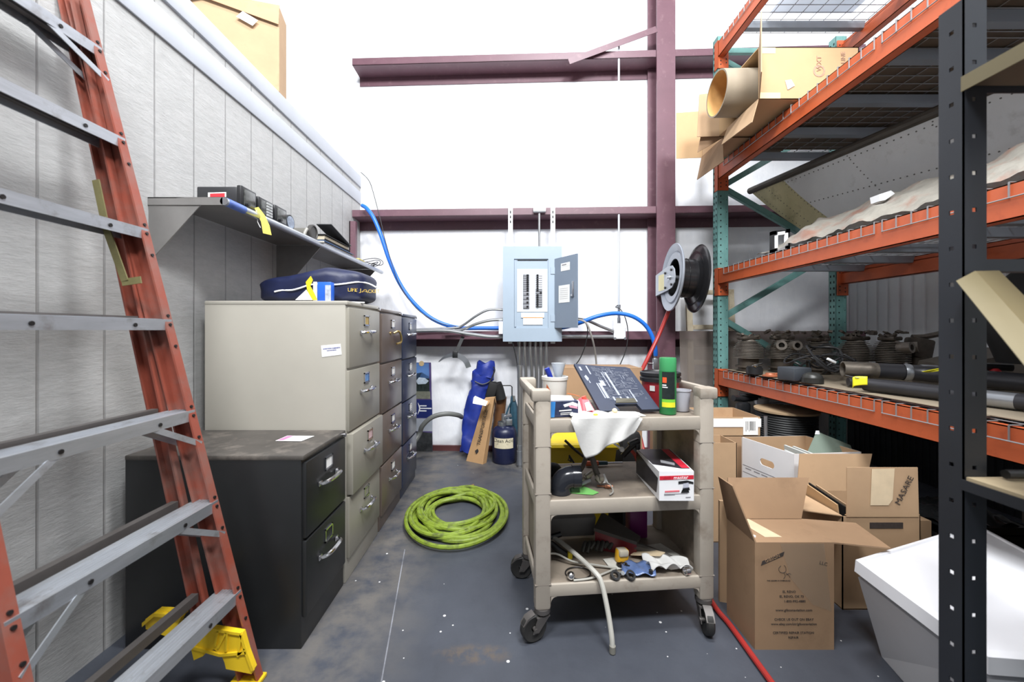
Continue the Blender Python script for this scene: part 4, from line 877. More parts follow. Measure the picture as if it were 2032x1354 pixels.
b = MB(); b.tube([at(1126, 781, 1.80), at(1140, 784, 1.76), at(1150, 787, 1.72)], .0016, 6); solo('orange_string', b, mat('orange_cord', (222, 120, 70), .6), 'thin orange string between the pail and the pink bottle', 'string')
b = MB(); b.obox(at(1182, 825, 1.555), (.016, .014, .014), (0, 0, .3), 0, .003); b.v = [V((v.x, v.y, max(v.z, ZT_))) for v in b.v]; solo('earplug', b, mat('olive_yellow', (200, 186, 60), .5), 'small yellow plug in front of the dark board', 'plug')
# printed drawing board
BL, BR, TR, TL = at(1191, 816, 1.60), at(1309, 812, 1.62), at(1248, 729, 1.86), at(1139, 722, 1.85)
brd = thing('drawing_board', 'dark blue board with a printed white layout leaning back on the cart', 'board', tuple(BL))
nrm = (BR-BL).cross(TL-BL).normalized()
if nrm.y > 0: nrm = -nrm
def bq(s, t, k=0): return (BL*(1-s)+BR*s)*(1-t)+(TL*(1-s)+TR*s)*t+nrm*k
M_bd = mat('blue_black_vinyl', (40, 48, 68), .5, var=.08, scale=14, bump=.1, bscale=30)
b = MB(); out = [bq(0, .0), bq(.33, .0), bq(.30, .12), bq(.68, .12), bq(.70, .0), bq(1, .0), bq(1, .97), bq(.93, 1), bq(.5, .985), bq(0, 1)]
for quad in ((0, 1, 2, 9), (2, 3, 6, 8), (3, 4, 5, 6), (2, 8, 9), (6, 7, 8)): b.slab([out[i] for i in quad], .014, nrm=-nrm)
part('panel', b, M_bd, brd)
random.seed(11); b = MB(); M_line = mat('print_white', (150, 155, 166), .6, var=.1, scale=60)
def ln(s0, t0, s1, t1, w=.004):
    b.slab([bq(s0, t0, .0006), bq(s1, t0, .0006), bq(s1, t1, .0006), bq(s0, t1, .0006)], .0004, nrm=nrm)
def hbar(t, s0, s1, h=.008): ln(s0, t, s1, t+h)
def vbar(s, t0, t1, w=.008): ln(s, t0, s+w, t1)
vbar(.185, .76, .96, .025); vbar(.20, .24, .56, .02); vbar(.235, .24, .56, .045); vbar(.46, .30, .82, .035); vbar(.40, .48, .82, .014); vbar(.70, .10+.06, .42, .02)
for i in range(26):
    t = .22+.74*i/26; s = .27
    while s < .9:
        L = random.uniform(.03, .13)
        if random.random() < .62: hbar(t, s, min(s+L, .92), .004)
        s += L+random.uniform(.01, .05)
for i in range(24):
    s = random.uniform(.28, .9); t = random.uniform(.22, .8); vbar(s, t, t+random.uniform(.04, .14), .004)
for s in (.34, .46, .58): ln(s, .19, s+.03, .27)
ln(.28, .50, .35, .62); ln(.05, .84, .085, .93)
b.slab([bq(.07, .60, .0006), bq(.12, .66, .0006), bq(.10, .74, .0006), bq(.055, .70, .0006)], .0004, nrm=nrm); b.slab([bq(.09, .56, .0006), bq(.11, .56, .0006), bq(.10, .66, .0006)], .0004, nrm=nrm)
part('printed_lines', b, M_line, brd, 'white printed lines')
b = MB(); b.slab([bq(.33, .135, .0), bq(.69, .135, .0), bq(.66, .175, .012), bq(.35, .185, .012)], .004, nrm=nrm); part('clip_plate', b, mat('dull_clip', (150, 146, 132), .35, .7), brd, 'dull metal clip plate')
# red tub, spray can, cup
tb = thing('cleaner_tub', 'red plastic tub with a black lid behind the green spray can', 'tub', tuple(at(1310, 800, 1.79))); tc = at(1310, 800, 1.79); tc.z = ZT_
part('body', MB().lathe([(.001, .001), (.07, .001), (.072, .004), (.080, .118), (.001, .118)], tc, n=36), mat('red_tub', (176, 44, 56), .4, var=.05), tb)
part('lid', MB().lathe([(.080, .112), (.087, .113), (.088, .128), (.084, .131), (.083, .136), (.087, .139), (.087, .152), (.081, .154), (.078, .148), (.001, .147)], tc, n=36), M_blk, tb, 'black lid')
def wrap(c, r, a0, a1, z0, z1, k=.0012, n=10):
    m = MB()
    for i in range(n):
        x0, x1 = math.radians(a0+(a1-a0)*i/n), math.radians(a0+(a1-a0)*(i+1)/n)
        m.add([c+V(((r+k)*math.cos(a), (r+k)*math.sin(a), z)) for a in (x0, x1) for z in (z0, z1)], [(0, 2, 3, 1)])
    return m
part('label', wrap(tc, .078, -112, -60, .035, .105, .003), M_paper, tb, 'white label'); part('small_label', wrap(tc, .079, -142, -126, .075, .098, .0025), M_paper, tb)
b = MB()
for z, a0, a1 in ((.09, -107, -80), (.08, -107, -76), (.066, -105, -70), (.05, -107, -72)): b2 = wrap(tc, .079, a0, a1, z, z+.006, .0045); b.add(b2.v, b2.f)
b2 = wrap(tc, .075, -112, -70, .003, .03, .004); b.add(b2.v, b2.f); part('print', b, M_ink, tb)
sc = thing('spray_can', 'tall green spray can with a green cap on the cart corner', 'can', tuple(at(1325, 824, 1.62))); c = at(1325, 824, 1.625); c.z = ZT_; r = .0335
M_grn = mat('can_green', (40, 122, 68), .3, var=.04); part('body', MB().lathe([(.001, 0), (r*.96, 0), (r, .004), (r, .172), (r*.97, .178), (.001, .178)], c, n=32), M_grn, sc)
part('cap', MB().lathe([(r*.98, .172), (r*.99, .176), (r*.99, .222), (r*.93, .228), (.001, .228)], c, n=32), mat('cap_green', (64, 148, 92), .25, var=.03), sc)
part('dark_label', wrap(c, r, -150, -62, .062, .172), mat('can_label', (30, 40, 38), .35, var=.3, scale=70), sc); part('yellow_band', wrap(c, r, -150, -58, .030, .050), mat('can_yellow', (224, 220, 52), .4), sc); part('lime_band', wrap(c, r, -150, -58, .050, .062), mat('can_lime', (120, 196, 62), .4), sc)
b = wrap(c, r, -145, -118, .128, .150, .002); part('orange_badge', b, mat('can_orange', (228, 92, 46), .4), sc); b = wrap(c, r, -147, -120, .116, .121, .002); b2 = wrap(c, r, -147, -112, .108, .112, .002); b.add(b2.v, b2.f); part('print', b, M_paper, sc)
cup = thing('measuring_cup', 'small clear measuring cup beside the green spray can', 'cup', tuple(at(1356, 818, 1.72))); c = at(1352, 818, 1.68); c.z = ZT_
part('cup', MB().lathe([(.001, .001), (.030, .001), (.031, .003), (.037, .083), (.040, .085), (.040, .089), (.036, .089), (.029, .005), (.001, .004)], c, n=28), mat('cup_plastic', (206, 206, 214), .25, trans=.35, var=0), cup); part('residue', MB().cyl(c+V((0, 0, .006)), c+V((0, 0, .018)), .0285, n=24), mat('grey_residue', (160, 156, 158), .6), cup)
# rag over the front rail
prof = [(1133, 829), (1141, 853), (1151, 884), (1161, 908), (1182, 897), (1215, 881), (1248, 867), (1262, 860), (1269, 846), (1275, 830)]
def ragy(px):
    for (x0, y0), (x1, y1) in zip(prof, prof[1:]):
        if x0 <= px <= x1: return y0+(y1-y0)*(px-x0)/(x1-x0)
    return 830
def rag(s, t):
    px = 1133+142*s; yb = ragy(px); p = at(px, 827, 1.52); u, v = cuv(p)
    if t < .3:
        k = 1-t/.3; q = cp(u+.01*math.sin(k*3+s*5), -.03+k*(.035+.05*math.sin(math.pi*min(1, s*1.1))), ZT_+.006+.010*abs(math.sin(s*14+k*4))*k)
    else:
        k = (t-.3)/.7; drop = (yb-827)/F*1.52; q = cp(u+.004*math.sin(k*5+s*9), -.031-.010*math.sin(s*17+k*2)*k-.006*k, ZT_+.004-drop*k)
    return q
b = MB().grid(60, 30, rag); M_rag = mat('white_rag', (196, 195, 192), .85, var=.03, bump=.3, bscale=90)
rg = solo('shop_rag', b, M_rag, 'white rag hanging over the front edge of the cart', 'rag')
md = rg.modifiers.new('cloth_thickness', 'SOLIDIFY'); md.thickness = .002
b = MB(); b.add([cp(.25, -.028, ZT_+.003), cp(.30, .02, ZT_+.014), cp(.37, .03, ZT_+.010), cp(.40, -.005, ZT_+.002), cp(.34, -.022, ZT_+.006)], [(0, 1, 2, 3, 4)]); b.slab([cp(.25, -.02, ZT_+.002), cp(.41, -.01, ZT_+.002), cp(.38, .02, ZT_+.012), cp(.28, .015, ZT_+.016)], .003, nrm=(0, 0, 1)); solo('crumpled_cloth', b, M_rag, 'crumpled white cloth end lying under the dark board', 'cloth')
b = MB().ball(cp(.292, .012, ZT_+.020), .011, 14); solo('wax_lump', b, mat('cream_wax', (222, 206, 170), .5), 'small cream lump on the white rag', 'lump')
# ---------------------------------------------------------------- on the middle shelf
elb = thing('pipe_elbow', 'glossy black plastic pipe elbow at the corner of the middle shelf', 'pipe fitting', tuple(cp(.06, .03, ZM))); M_abs = mat('black_abs', (36, 38, 44), .18, var=.1)
c = at(1112, 985, 1.60); c.z = ZM; r = .044
b = MB(); b.cyl(c, c+V((0, 0, .024)), r, n=28); pts = [c+V((0, 0, .018)), c+V((.003, 0, .032)), c+V((.014, .0, .048)), c+V((.032, 0, .058)), c+V((.055, 0, .061))]
b.tube(pts, r*.97, 28, sub=4); part('bend', b, M_abs, elb); b = MB(); b.cyl(c+V((.048, 0, .061)), c+V((.080, 0, .062)), r*1.03, n=28, cap=False); b.cyl(c+V((.048, 0, .061)), c+V((.080, 0, .062)), r*.9, n=28, cap=False); b.lathe([(r*.9, .080), (r*1.03, .080)], c+V((0, 0, .062)), (1, 0, 0), 28); part('socket', b, M_abs, elb)
b = MB(); random.seed(3); b.ball(at(1097, 935, 1.80), .045, 12, sz=(1, 1, .8)); b.ball(at(1090, 940, 1.83), .04, 10)
b.v = [V((v.x+random.uniform(-.004, .004), v.y, max(ZM, v.z))) for v in b.v]; solo('black_cloth', b, M_blkmatte, 'black crumpled cloth behind the pipe elbow', 'cloth')
b = MB(); b.slab([cp(.10, .05, ZM), cp(.145, .11, ZM+.012), cp(.20, .07, ZM+.006), cp(.235, .035, ZM), cp(.205, .015, ZM), cp(.15, .03, ZM)], .0015, nrm=(0, 0, 1)); solo('green_paper', b, mat('green_sheet', (112, 178, 96), .6, var=.08), 'crumpled green sheet beside the black pipe elbow', 'paper')
cl = thing('metal_fittings', 'clump of small grey metal clamps on the middle shelf', 'fittings', tuple(cp(.21, .09, ZM))); random.seed(8); b = MB()
for i in range(8):
    p = cp(.17+.045*random.random()*2, .07+.04*random.random(), ZM+.024+.03*random.random()); b.obox(p, (.035, .018, .016), (random.uniform(-.8, .8), random.uniform(-.8, .8), random.uniform(0, 3)), 0, .003)
part('clamp_plate', b, mat('dull_cast', (150, 142, 130), .45, .5, var=.15), cl); b = MB(); b.cyl(cp(.17, .075, ZM+.02), cp(.215, .09, ZM+.03), .008, n=10); part('screw', b, M_galv, cl)
b = MB(); b.tube([cp(.13, .13, ZM+.01), cp(.17, .16, ZM+.02), cp(.215, .20, ZM+.05), cp(.24, .22, ZM+.10)], .010, 8); b.tube([cp(.24, .22, ZM+.10), cp(.25, .17, ZM+.09), cp(.255, .13, ZM+.045), cp(.265, .10, ZM+.025)], .013, 8); stp = thing('grey_strap', 'folded grey strap with a white tag on the middle shelf', 'strap', tuple(cp(.2, .15, ZM))); part('webbing', b, mat('grey_webbing', (112, 106, 100), .7, var=.1), stp)
b = MB(); b.slab([cp(.255, .075, ZM+.02), cp(.29, .085, ZM+.02), cp(.285, .115, ZM+.045), cp(.255, .105, ZM+.045)], .002, nrm=(0, -1, .6)); part('tag', b, M_paper, stp, 'white tag')
b = MB(); b.tube([cp(.275, .07, ZM+.03), cp(.29, .05, ZM+.02), cp(.288, .02, ZM+.008), cp(.268, .002, ZM+.004)], .003, 7); solo('wire_tie', b, M_grey, 'short curved grey wire near the edge of the middle shelf', 'wire')
b = MB(); b.cyl(cp(.245, .09, ZM+.006), cp(.275, .08, ZM+.006), .004, n=8); b.cyl(cp(.275, .08, ZM+.006), cp(.305, .072, ZM+.006), .008, n=10); solo('copper_fitting', b, mat('copper_tone', (150, 100, 74), .4, .6), 'small copper coloured fitting under the white tag', 'fitting')
sd = thing('screwdriver', 'long screwdriver with an orange tip lying at the rear of the middle shelf', 'screwdriver', tuple(cp(.31, .34, ZM))); part('handle', MB().cyl(cp(.27, .345, ZM+.012), cp(.33, .345, ZM+.012), .012, n=12), mat('orange_handle', (206, 96, 58), .4), sd); part('grip', MB().cyl(cp(.33, .345, ZM+.012), cp(.375, .345, ZM+.012), .009, n=12), mat('dark_teal_grip', (44, 74, 88), .4), sd); part('shaft', MB().cyl(cp(.375, .345, ZM+.012), cp(.45, .345, ZM+.012), .004, n=8), M_galv, sd)
# tool carton
tbx = thing('tool_box_carton', 'white, red and black power tool carton at the edge of the middle shelf', 'box', tuple(cp(.5, .1, ZM)))
f0, f1 = at(1308, 991, 1.515), at(1377, 991, 1.515); k0, k1 = at(1263, 0, 1.80), at(1330, 0, 1.80)
for p in (f0, f1, k0, k1): p.z = ZM
hB = .112
def tp_(s, d, z, k=0):
    p = (f0*(1-s)+f1*s)*(1-d)+(k0*(1-s)+k1*s)*d; return V((p.x, p.y, ZM+z))
b = MB(); loft(b, [tp_(0, 0, 0), tp_(1, 0, 0), tp_(1, 1, 0), tp_(0, 1, 0)], [tp_(0, 0, hB), tp_(1, 0, hB), tp_(1, 1, hB), tp_(0, 1, hB)]); part('body', b, mat('glossy_white_card', (232, 232, 234), .35, var=.02), tbx)
M_dred = mat('carton_red', (200, 40, 58), .4, var=.03); M_dblk = mat('carton_black', (44, 42, 46), .35, var=.3, scale=22)
def tf(q, k=.0008): return MB().slab([tp_(s, 0, z)+V((0, -k, 0)) for s, z in q], .0005, nrm=(0, -1, 0))
part('red_band', tf(((.01, .079), (.99, .083), (.99, .098), (.01, .094))), M_dred, tbx)
part('lettering', text_mb('master', tp_(.62, 0, .0885)+V((0, -.0016, 0)), (1, 0, .05), (0, 0, 1), .020, .0004), M_white, tbx); part('faint_lettering', text_mb('drill', tp_(.22, 0, .087)+V((0, -.0016, 0)), (1, 0, .05), (0, 0, 1), .018, .0004), mat('deep_red_ink', (160, 28, 44), .5), tbx)
b = tf(((.66, .038), (.88, .042), (.86, .052), (.68, .05)), .0012)
b2 = tf(((.55, .064), (.80, .068), (.98, .064), (.98, .072), (.80, .078), (.55, .074)), .0012); b.add(b2.v, b2.f); b2 = tf(((.62, .030), (.86, .032), (.84, .044), (.66, .042)), .0012); b.add(b2.v, b2.f); part('tool_picture', b, M_blk, tbx); part('tool_body', tf(((.68, .047), (.85, .050), (.84, .070), (.69, .067)), .0012), mat('picture_grey', (176, 178, 190), .5), tbx)
part('red_text', tf(((.16, .032), (.58, .035), (.58, .041), (.16, .038)), .0012), mat('text_red', (220, 110, 120), .6), tbx); b = tf(((.14, .025), (.82, .028), (.82, .0295), (.14, .027)), .0012); b2 = tf(((.14, .021), (.45, .023), (.45, .0245), (.14, .0225)), .0012); b.add(b2.v, b2.f); b2 = tf(((.76, .012), (.90, .013), (.90, .016), (.76, .015)), .0012); b.add(b2.v, b2.f); part('fine_print', b, mat('fine_print', (140, 138, 144), .6), tbx)
def tt(q, k=.0008): return MB().slab([tp_(s, d, hB+k) for s, d in q], .0005, nrm=(0, 0, 1))
part('top_picture', tt(((.02, .28), (.72, .10), (.97, .10), (.97, .98), (.02, .98))), M_dblk, tbx); part('top_stripe', tt(((.74, .12), (.97, .12), (.93, .97), (.72, .97)), .0012), M_dred, tbx); part('top_grey', tt(((.30, .34), (.62, .22), (.68, .32), (.36, .46)), .0012), mat('picture_grey2', (150, 150, 154), .5), tbx)
b = MB(); b.slab([tp_(0, .10, .02)+V((-.0008, 0, 0)), tp_(0, 1, .005)+V((-.0008, 0, 0)), tp_(0, 1, hB-.008)+V((-.0008, 0, 0)), tp_(0, .04, hB-.03)+V((-.0008, 0, 0))], .0005, nrm=(-1, 0, 0)); part('side_picture', b, M_dblk, tbx)
# sprayer lance and dark gap behind the rag
sp = thing('grease_gun', 'black hand tool with a white rod and red grip behind the rag', 'tool', tuple(cp(.42, .28, ZM))); b = MB(); b.tube([at(1236, 905, 1.82), at(1250, 890, 1.80), at(1264, 878, 1.78)], .012, 8); b.obox(at(1258, 878, 1.78), (.05, .03, .02), (0, -.4, 0), 0, .005); b.obox(at(1265, 886, 1.78), (.018, .02, .03), None, 0, .004); part('head', b, M_blk, sp)
b = MB(); b.tube([at(1218, 880, 1.76), at(1232, 890, 1.77), at(1236, 893, 1.77)], .005, 7); b.ball(at(1234, 892, 1.77), .012, 10); part('rod', b, M_paper, sp); b = MB(); b.tube([at(1250, 892, 1.80), at(1260, 903, 1.81), at(1268, 925, 1.82)], .008, 8); part('grip', b, mat('brick_red', (176, 72, 60), .5), sp)
# ---------------------------------------------------------------- on the bottom shelf
b = MB(); b.tube([cp(.03, .25, ZL+.06), cp(.10, .19, ZL+.055), cp(.16, .08, ZL+.045), cp(.205, -.01, ZL+.030), cp(.222, -.038, ZL+.006), cp(.235, -.07, .14), cp(.242, -.095, .06), cp(.243, -.10, .012)], .0095, 10)
b.v = [V((v.x, v.y, max(v.z, .002))) for v in b.v]; wn = thing('plastic_tube', 'long grey plastic tube hanging from the bottom shelf down to the floor', 'tube', tuple(cp(.2, 0, 0)))
part('tube', b, mat('grey_tube', (178, 176, 168), .4, var=.06), wn); part('end_cap', MB().cyl(cp(.243, -.10, .004), cp(.243, -.101, .03), .0115, n=12), mat('grey_cap', (120, 118, 110), .5), wn)
b = MB(); b.tube([cp(.02, .10, ZL+.045), cp(.08, .12, ZL+.035), cp(.14, .09, ZL+.018), cp(.22, .07, ZL+.012), cp(.31, .045, ZL+.007)], .004, 7); b.tube([cp(.31, .045, ZL+.007), cp(.26, .02, ZL+.007), cp(.19, -.008, ZL+.006), cp(.12, -.014, ZL+.005)], .004, 7); solo('flexible_spout', b, mat('grey_rod', (160, 158, 150), .45), 'bent thin grey rod lying across the bottom shelf', 'rod')
gl = thing('pruning_shears', 'black handled cutters with a yellow end on the bottom shelf', 'cutters', tuple(cp(.1, .15, ZL))); b = MB(); b.tube([cp(.035, .17, ZL+.052), cp(.07, .17, ZL+.05), cp(.095, .155, ZL+.034), cp(.13, .145, ZL+.014)], .013, 9); b.tube([cp(.035, .20, ZL+.06), cp(.08, .21, ZL+.06), cp(.12, .21, ZL+.07)], .012, 8); part('handle', b, M_blk, gl); b = MB(); b.obox(cp(.142, .135, ZL+.018), (.02, .02, .03), None, 0, .006); part('tip', b, mat('yellow_tip', (226, 206, 44), .4), gl)
b = MB().tube([cp(.15+.05*math.cos(a), .035+.03*math.sin(a)*1.3, ZL+.003) for a in [i*math.pi/6 for i in range(12)]], .0025, 6, closed=True); solo('rubber_ring', b, M_bolt, 'thin dark rubber ring lying flat on the bottom shelf', 'ring')
b = MB().ball(cp(.113, .0, ZL+.0155), .0155, 18); solo('steel_ball', b, M_chrome, 'shiny steel ball near the edge of the bottom shelf', 'ball')
bl = thing('dust_brush', 'dark red hand vacuum nozzle with a long tapering handle on the bottom shelf', 'tool', tuple(cp(.4, .2, ZL))); b = MB(); R0 = cp(.31, .24, ZL+.05); loft(b, [cp(.27, .20, ZL), cp(.43, .13, ZL), cp(.46, .17, ZL), cp(.33, .28, ZL)], [cp(.27, .20, ZL+.08), cp(.43, .13, ZL+.05), cp(.46, .17, ZL+.05), cp(.33, .28, ZL+.11)]); part('body', b, mat('dark_crimson', (112, 30, 38), .35, var=.15), bl)
b = MB(); b.slab([cp(.265, .20, ZL+.081), cp(.43, .125, ZL+.051), cp(.465, .17, ZL+.051), cp(.33, .285, ZL+.111)], .014, nrm=(0, 0, 1)); b.tube([cp(.43, .15, ZL+.035), cp(.50, .12, ZL+.025), cp(.57, .075, ZL+.014)], lambda t: .02-.011*t, 10); part('handle', b, mat('dusty_black', (70, 66, 62), .6, var=.2), bl)
yc_ = thing('tape_measure', 'yellow and grey tape measure on the bottom shelf', 'tape measure', tuple(cp(.35, .09, ZL))); part('case', MB().obox(cp(.352, .095, ZL+.03), (.05, .035, .055), (0, .1, CR+.2), 0, .008), mat('tape_yellow', (222, 168, 44), .4), yc_); part('grey_face', MB().obox(cp(.352, .09, ZL+.046), (.042, .038, .026), (0, .1, CR+.2), 0, .006), mat('tape_grey', (176, 168, 150), .5), yc_)
b = MB()
for i in range(3): b.lathe([(.008, 0), (.014, 0), (.014, .012), (.008, .012), (.008, 0)], cp(.335+.014*i, .065-.004*i, ZL+.002), (.2*i-.2, .1, 1), 14)
solo('dark_bushing', b, M_bolt, 'cluster of dark bushings under the tape measure', 'bushing')
pk2 = MB(); pk2.grid(14, 8, lambda s, t: cp(.315+.13*s+.03*t, -.005+.085*t-.02*s, ZL+.008+.012*math.sin(s*7+t*3)**2)); o_ = solo('blue_packet', pk2, mat('blue_film_bag', (88, 108, 150), .25, var=.15, scale=30), 'crumpled clear blue packet at the edge of the bottom shelf', 'packet'); o_.modifiers.new('film', 'SOLIDIFY').thickness = .0015
rw = MB(); random.seed(2); rw.grid(44, 26, lambda s, t: cp(.435+.17*s, -.008+.10*t*(1-.3*s), ZL+.014+.020*abs(math.sin(s*9+t*4))*(1-t*.3)+.012*math.sin(t*7+s*3))); o_ = solo('crumpled_towel', rw, M_rag, 'crumpled white paper towel in the corner of the bottom shelf', 'towel'); o_.modifiers.new('thick', 'SOLIDIFY').thickness = .002
b = MB(); b.slab([cp(.40, .12, ZL+.012), cp(.47, .165, ZL+.016), cp(.53, .075, ZL+.04), cp(.50, .055, ZL+.04)], .004, nrm=(0, 0, 1)); solo('card_piece', b, M_tape, 'tan strip of card lying on the paper towel', 'card')
b = MB(); b.slab([cp(.28, .12, ZL+.002), cp(.34, .13, ZL+.002), cp(.36, .05, ZL+.002), cp(.29, .04, ZL+.002)], .001, nrm=(0, 0, 1)); b.slab([cp(.42, .20, ZL+.001), cp(.58, .22, ZL+.001), cp(.62, .12, ZL+.001), cp(.50, .10, ZL+.001)], .001, nrm=(0, 0, 1)); solo('loose_paper', b, mat('greyed_paper', (186, 184, 176), .7, var=.12, scale=40), 'greyed paper sheets under the clutter of the bottom shelf', 'paper')
for (u, v, lab) in ((.285, -.006, 'black plastic ring bit at the front edge of the bottom shelf'), (.345, -.010, 'second black ring bit beside the blue packet')):
    solo('ring_bit', MB().lathe([(.011, 0), (.019, 0), (.019, .013), (.011, .013), (.011, 0)], cp(u, v, ZL+.006), (.2, -.5, .8), 18), M_blk, lab, 'ring')
b = MB(); b.cyl(cp(.312, .01, ZL+.004), cp(.316, -.012, ZL+.022), .008, n=12); solo('chrome_socket', b, M_chrome, 'tiny chrome socket between the black ring bits', 'socket')
b = MB(); b.cyl(cp(.43, -.01, ZL), cp(.43, -.01, ZL+.026), .008, n=10); solo('black_plug', b, M_blk, 'small black plug standing near the paper towel', 'plug')
b = MB(); b.lathe([(.012, -.009), (.016, -.009), (.016, .009), (.012, .009), (.012, -.009)], cp(.575, -.012, ZL+.018), (1, .3, 0), 16); solo('hose_clamp', b, M_chrome, 'bright hose clamp on the paper towel', 'clamp')
b = MB(); random.seed(4)
for i in range(7): b.tube([cp(.20+.02*i, .15+.02*random.random(), ZL+.015+.01*random.random()), cp(.22+.02*i, .18, ZL+.04), cp(.24+.012*i, .20+.02*random.random(), ZL+.02)], .009, 7)
solo('pipe_fittings', b, mat('dark_fittings', (66, 66, 62), .5, .3, var=.3), 'heap of dark hose fittings in the middle of the bottom shelf', 'fittings', kind='stuff')
b = MB(); b.obox(cp(.175, .29, ZL+.068), (.24, .035, .10), (.25, 0, CR), 0, .006); solo('grey_foam_block', b, mat('grey_foam', (120, 118, 116), .8, var=.12), 'grey foam block at the rear of the bottom shelf', 'block')
b = MB(); b.obox(cp(.50, .30, ZL+.07), (.085, .06, .14), (0, 0, CR), 0, .006); solo('magenta_tin', b, mat('magenta', (104, 22, 92), .4, var=.15), 'dark magenta tin at the rear corner of the bottom shelf', 'tin')
# ---------------------------------------------------------------- behind the cart
M_mop = mat('mop_yellow', (206, 180, 36), .4, var=.04)
mb_ = thing('mop_bucket', 'bright yellow mop bucket with a warning triangle behind the cart', 'bucket', (.36, 2.3, 0))
b = MB(); A0 = [V((.22, 2.12, .10)), V((.52, 2.16, .10)), V((.50, 2.50, .10)), V((.22, 2.46, .10))]; A1 = [V((.165, 2.06, .575)), V((.56, 2.10, .565)), V((.54, 2.54, .575)), V((.16, 2.50, .585))]
loft(b, A0, A1); part('body', b, M_mop, mb_)
b = MB()
for i in range(4):
    p, q = A1[i], A1[(i+1) % 4]; b.tube([p+V((0, 0, .005)), q+V((0, 0, .005))], .018, 8, sub=1)
part('rim', b, M_mop, mb_); b = MB()
for p in A0: b.cyl(p+(V((.36, 2.3, .1))-p)*.15-V((0, 0, .098)), p+(V((.36, 2.3, .1))-p)*.15, .03, n=12)
part('caster', b, M_rub, mb_)
tri = at(1131, 905, 2.093); b = MB()
def mp(px, py): return at(px, py, 2.075+(.6-at(px, py, 2.08).z)*.10)
T3 = [mp(1126, 899), mp(1140, 921), mp(1114, 922)]
for i in range(3): bar(b, T3[i], T3[(i+1) % 3], .009, .003, (0, -1, 0))
bar(b, mp(1124, 916), mp(1130, 906), .007, .003, (0, -1, 0)); bar(b, mp(1130, 906), mp(1133, 916), .006, .003, (0, -1, 0)); bar(b, mp(1120, 908), mp(1134, 917), .005, .003, (0, -1, 0)); part('warning_triangle', b, M_blk, mb_, 'black slip warning triangle')
b = MB(); b.tube([mp(1120, 872)+V((0, -.02, 0)), mp(1140, 890)+V((0, -.03, 0)), mp(1160, 905)+V((0, -.03, 0)), mp(1180, 912)+V((0, -.03, 0)), mp(1200, 915)+V((0, -.02, 0))], .007, 7); part('handle_wire', b, M_bolt, mb_)
cb_ = thing('tall_carton', 'tall plain brown carton standing behind the cart and the dark board', 'box', (.62, 2.85, 0)); b = MB(); b.box((.36, 2.72, 0), (.90, 3.02, .925), bev=.003); part('body', b, M_cardd, cb_); b = MB(); b.box((.36, 2.72, .925), (.90, 2.726, .93)); part('top_edge', b, M_card, cb_)
bk = MB(); bk.obox((.66, 2.32, .31), (.12, .25, .62), (0, 0, .1), 0, .03); solo('dark_gap_block', bk, M_blkmatte, 'black block filling the dark gap beside the yellow mop bucket', 'bag')  # black block put in for the dark gap behind the cart
bt = MB(); bt.box((1.0, 2.62, 0), (1.19, 2.86, .52), bev=.003); solo('plain_carton', bt, M_card, 'small tan carton on the floor at the foot of the column', 'box')
WORLD, EXPO = .27, 0.56
LAMPS = [('back_wall_fill', (-.8, -.9, 4.8), (1.0, .7), 150, (.0, 3.9, 2.3), (.97, .985, 1.0)), ('back_wall_fill', (1.1, -.9, 4.8), (1.0, .7), 160, (.6, 3.9, 2.3), (.97, .985, 1.0)), ('overhead_fill', (.7, 1.0, 5.4), (1.4, .6), 130, None, (.97, .985, 1.0))]  # unseen fill lights added to brighten the back wall and, from overhead, the tote
# ================================================================ PALLET RACK
M_rteal = mat('rack_teal', (102, 146, 142), .42, var=.1, scale=9, dirt=((60, 90, 88), .2, 20))
M_ror = mat('rack_orange', (188, 90, 52), .42, var=.07, scale=9, dirt=((150, 66, 40), .15, 14))
M_wire = mat('deck_wire', (150, 150, 152), .4, .5, var=.05)
M_bar = mat('deck_bar', (136, 142, 150), .42, .35, var=.05)
M_hole = mat('punched_hole', (22, 34, 34), .8, var=0)
RX0, RX1, RY0, RY1, RT = 1.713, 2.78, .42, 3.293, 3.62
rack = thing('pallet_rack', 'tall pallet rack with teal uprights and orange beams along the metal wall', 'rack', (RX0, RY1, 0))
def rpost(x0, yf, sgn):
    b = MB(); x1 = x0+.088; t = .003; y0, y1 = (yf, yf+.075) if sgn > 0 else (yf-.075, yf)
    b.box((x0, y0, 0), (x1, y0+t, RT)); b.box((x0, y0, 0), (x0+t, y1, RT)); b.box((x1-t, y0, 0), (x1, y1, RT)); b.box((x0, y1-t, 0), (x0+.028, y1, RT)); b.box((x1-.028, y1-t, 0), (x1, y1, RT))
    b.box((x0+.058, y0-.002, 0), (x0+.062, y0, RT))
    b.box((x0-.03, y0-.03, 0), (x1+.03, y1+.03, .008))
    p = part('upright_post', b, M_rteal, rack); b = MB(); z = .06
    while z < RT-.02:
        b.cyl((x0+.026, y0-.0012, z), (x0+.026, y0+.001, z), .0062, n=8, smooth=False)
        if int(z/.0508) % 2 == 0: b.cyl((x0+.074, y0-.0012, z+.02), (x0+.074, y0+.001, z+.02), .0035, n=6, smooth=False)
        for yy in (y0+.02, y0+.055): b.obox((x0-.001, yy, z), (.003, .009, .018))
        z += .0508
    part('hole', b, M_hole, p, 'rows of punched holes'); return p
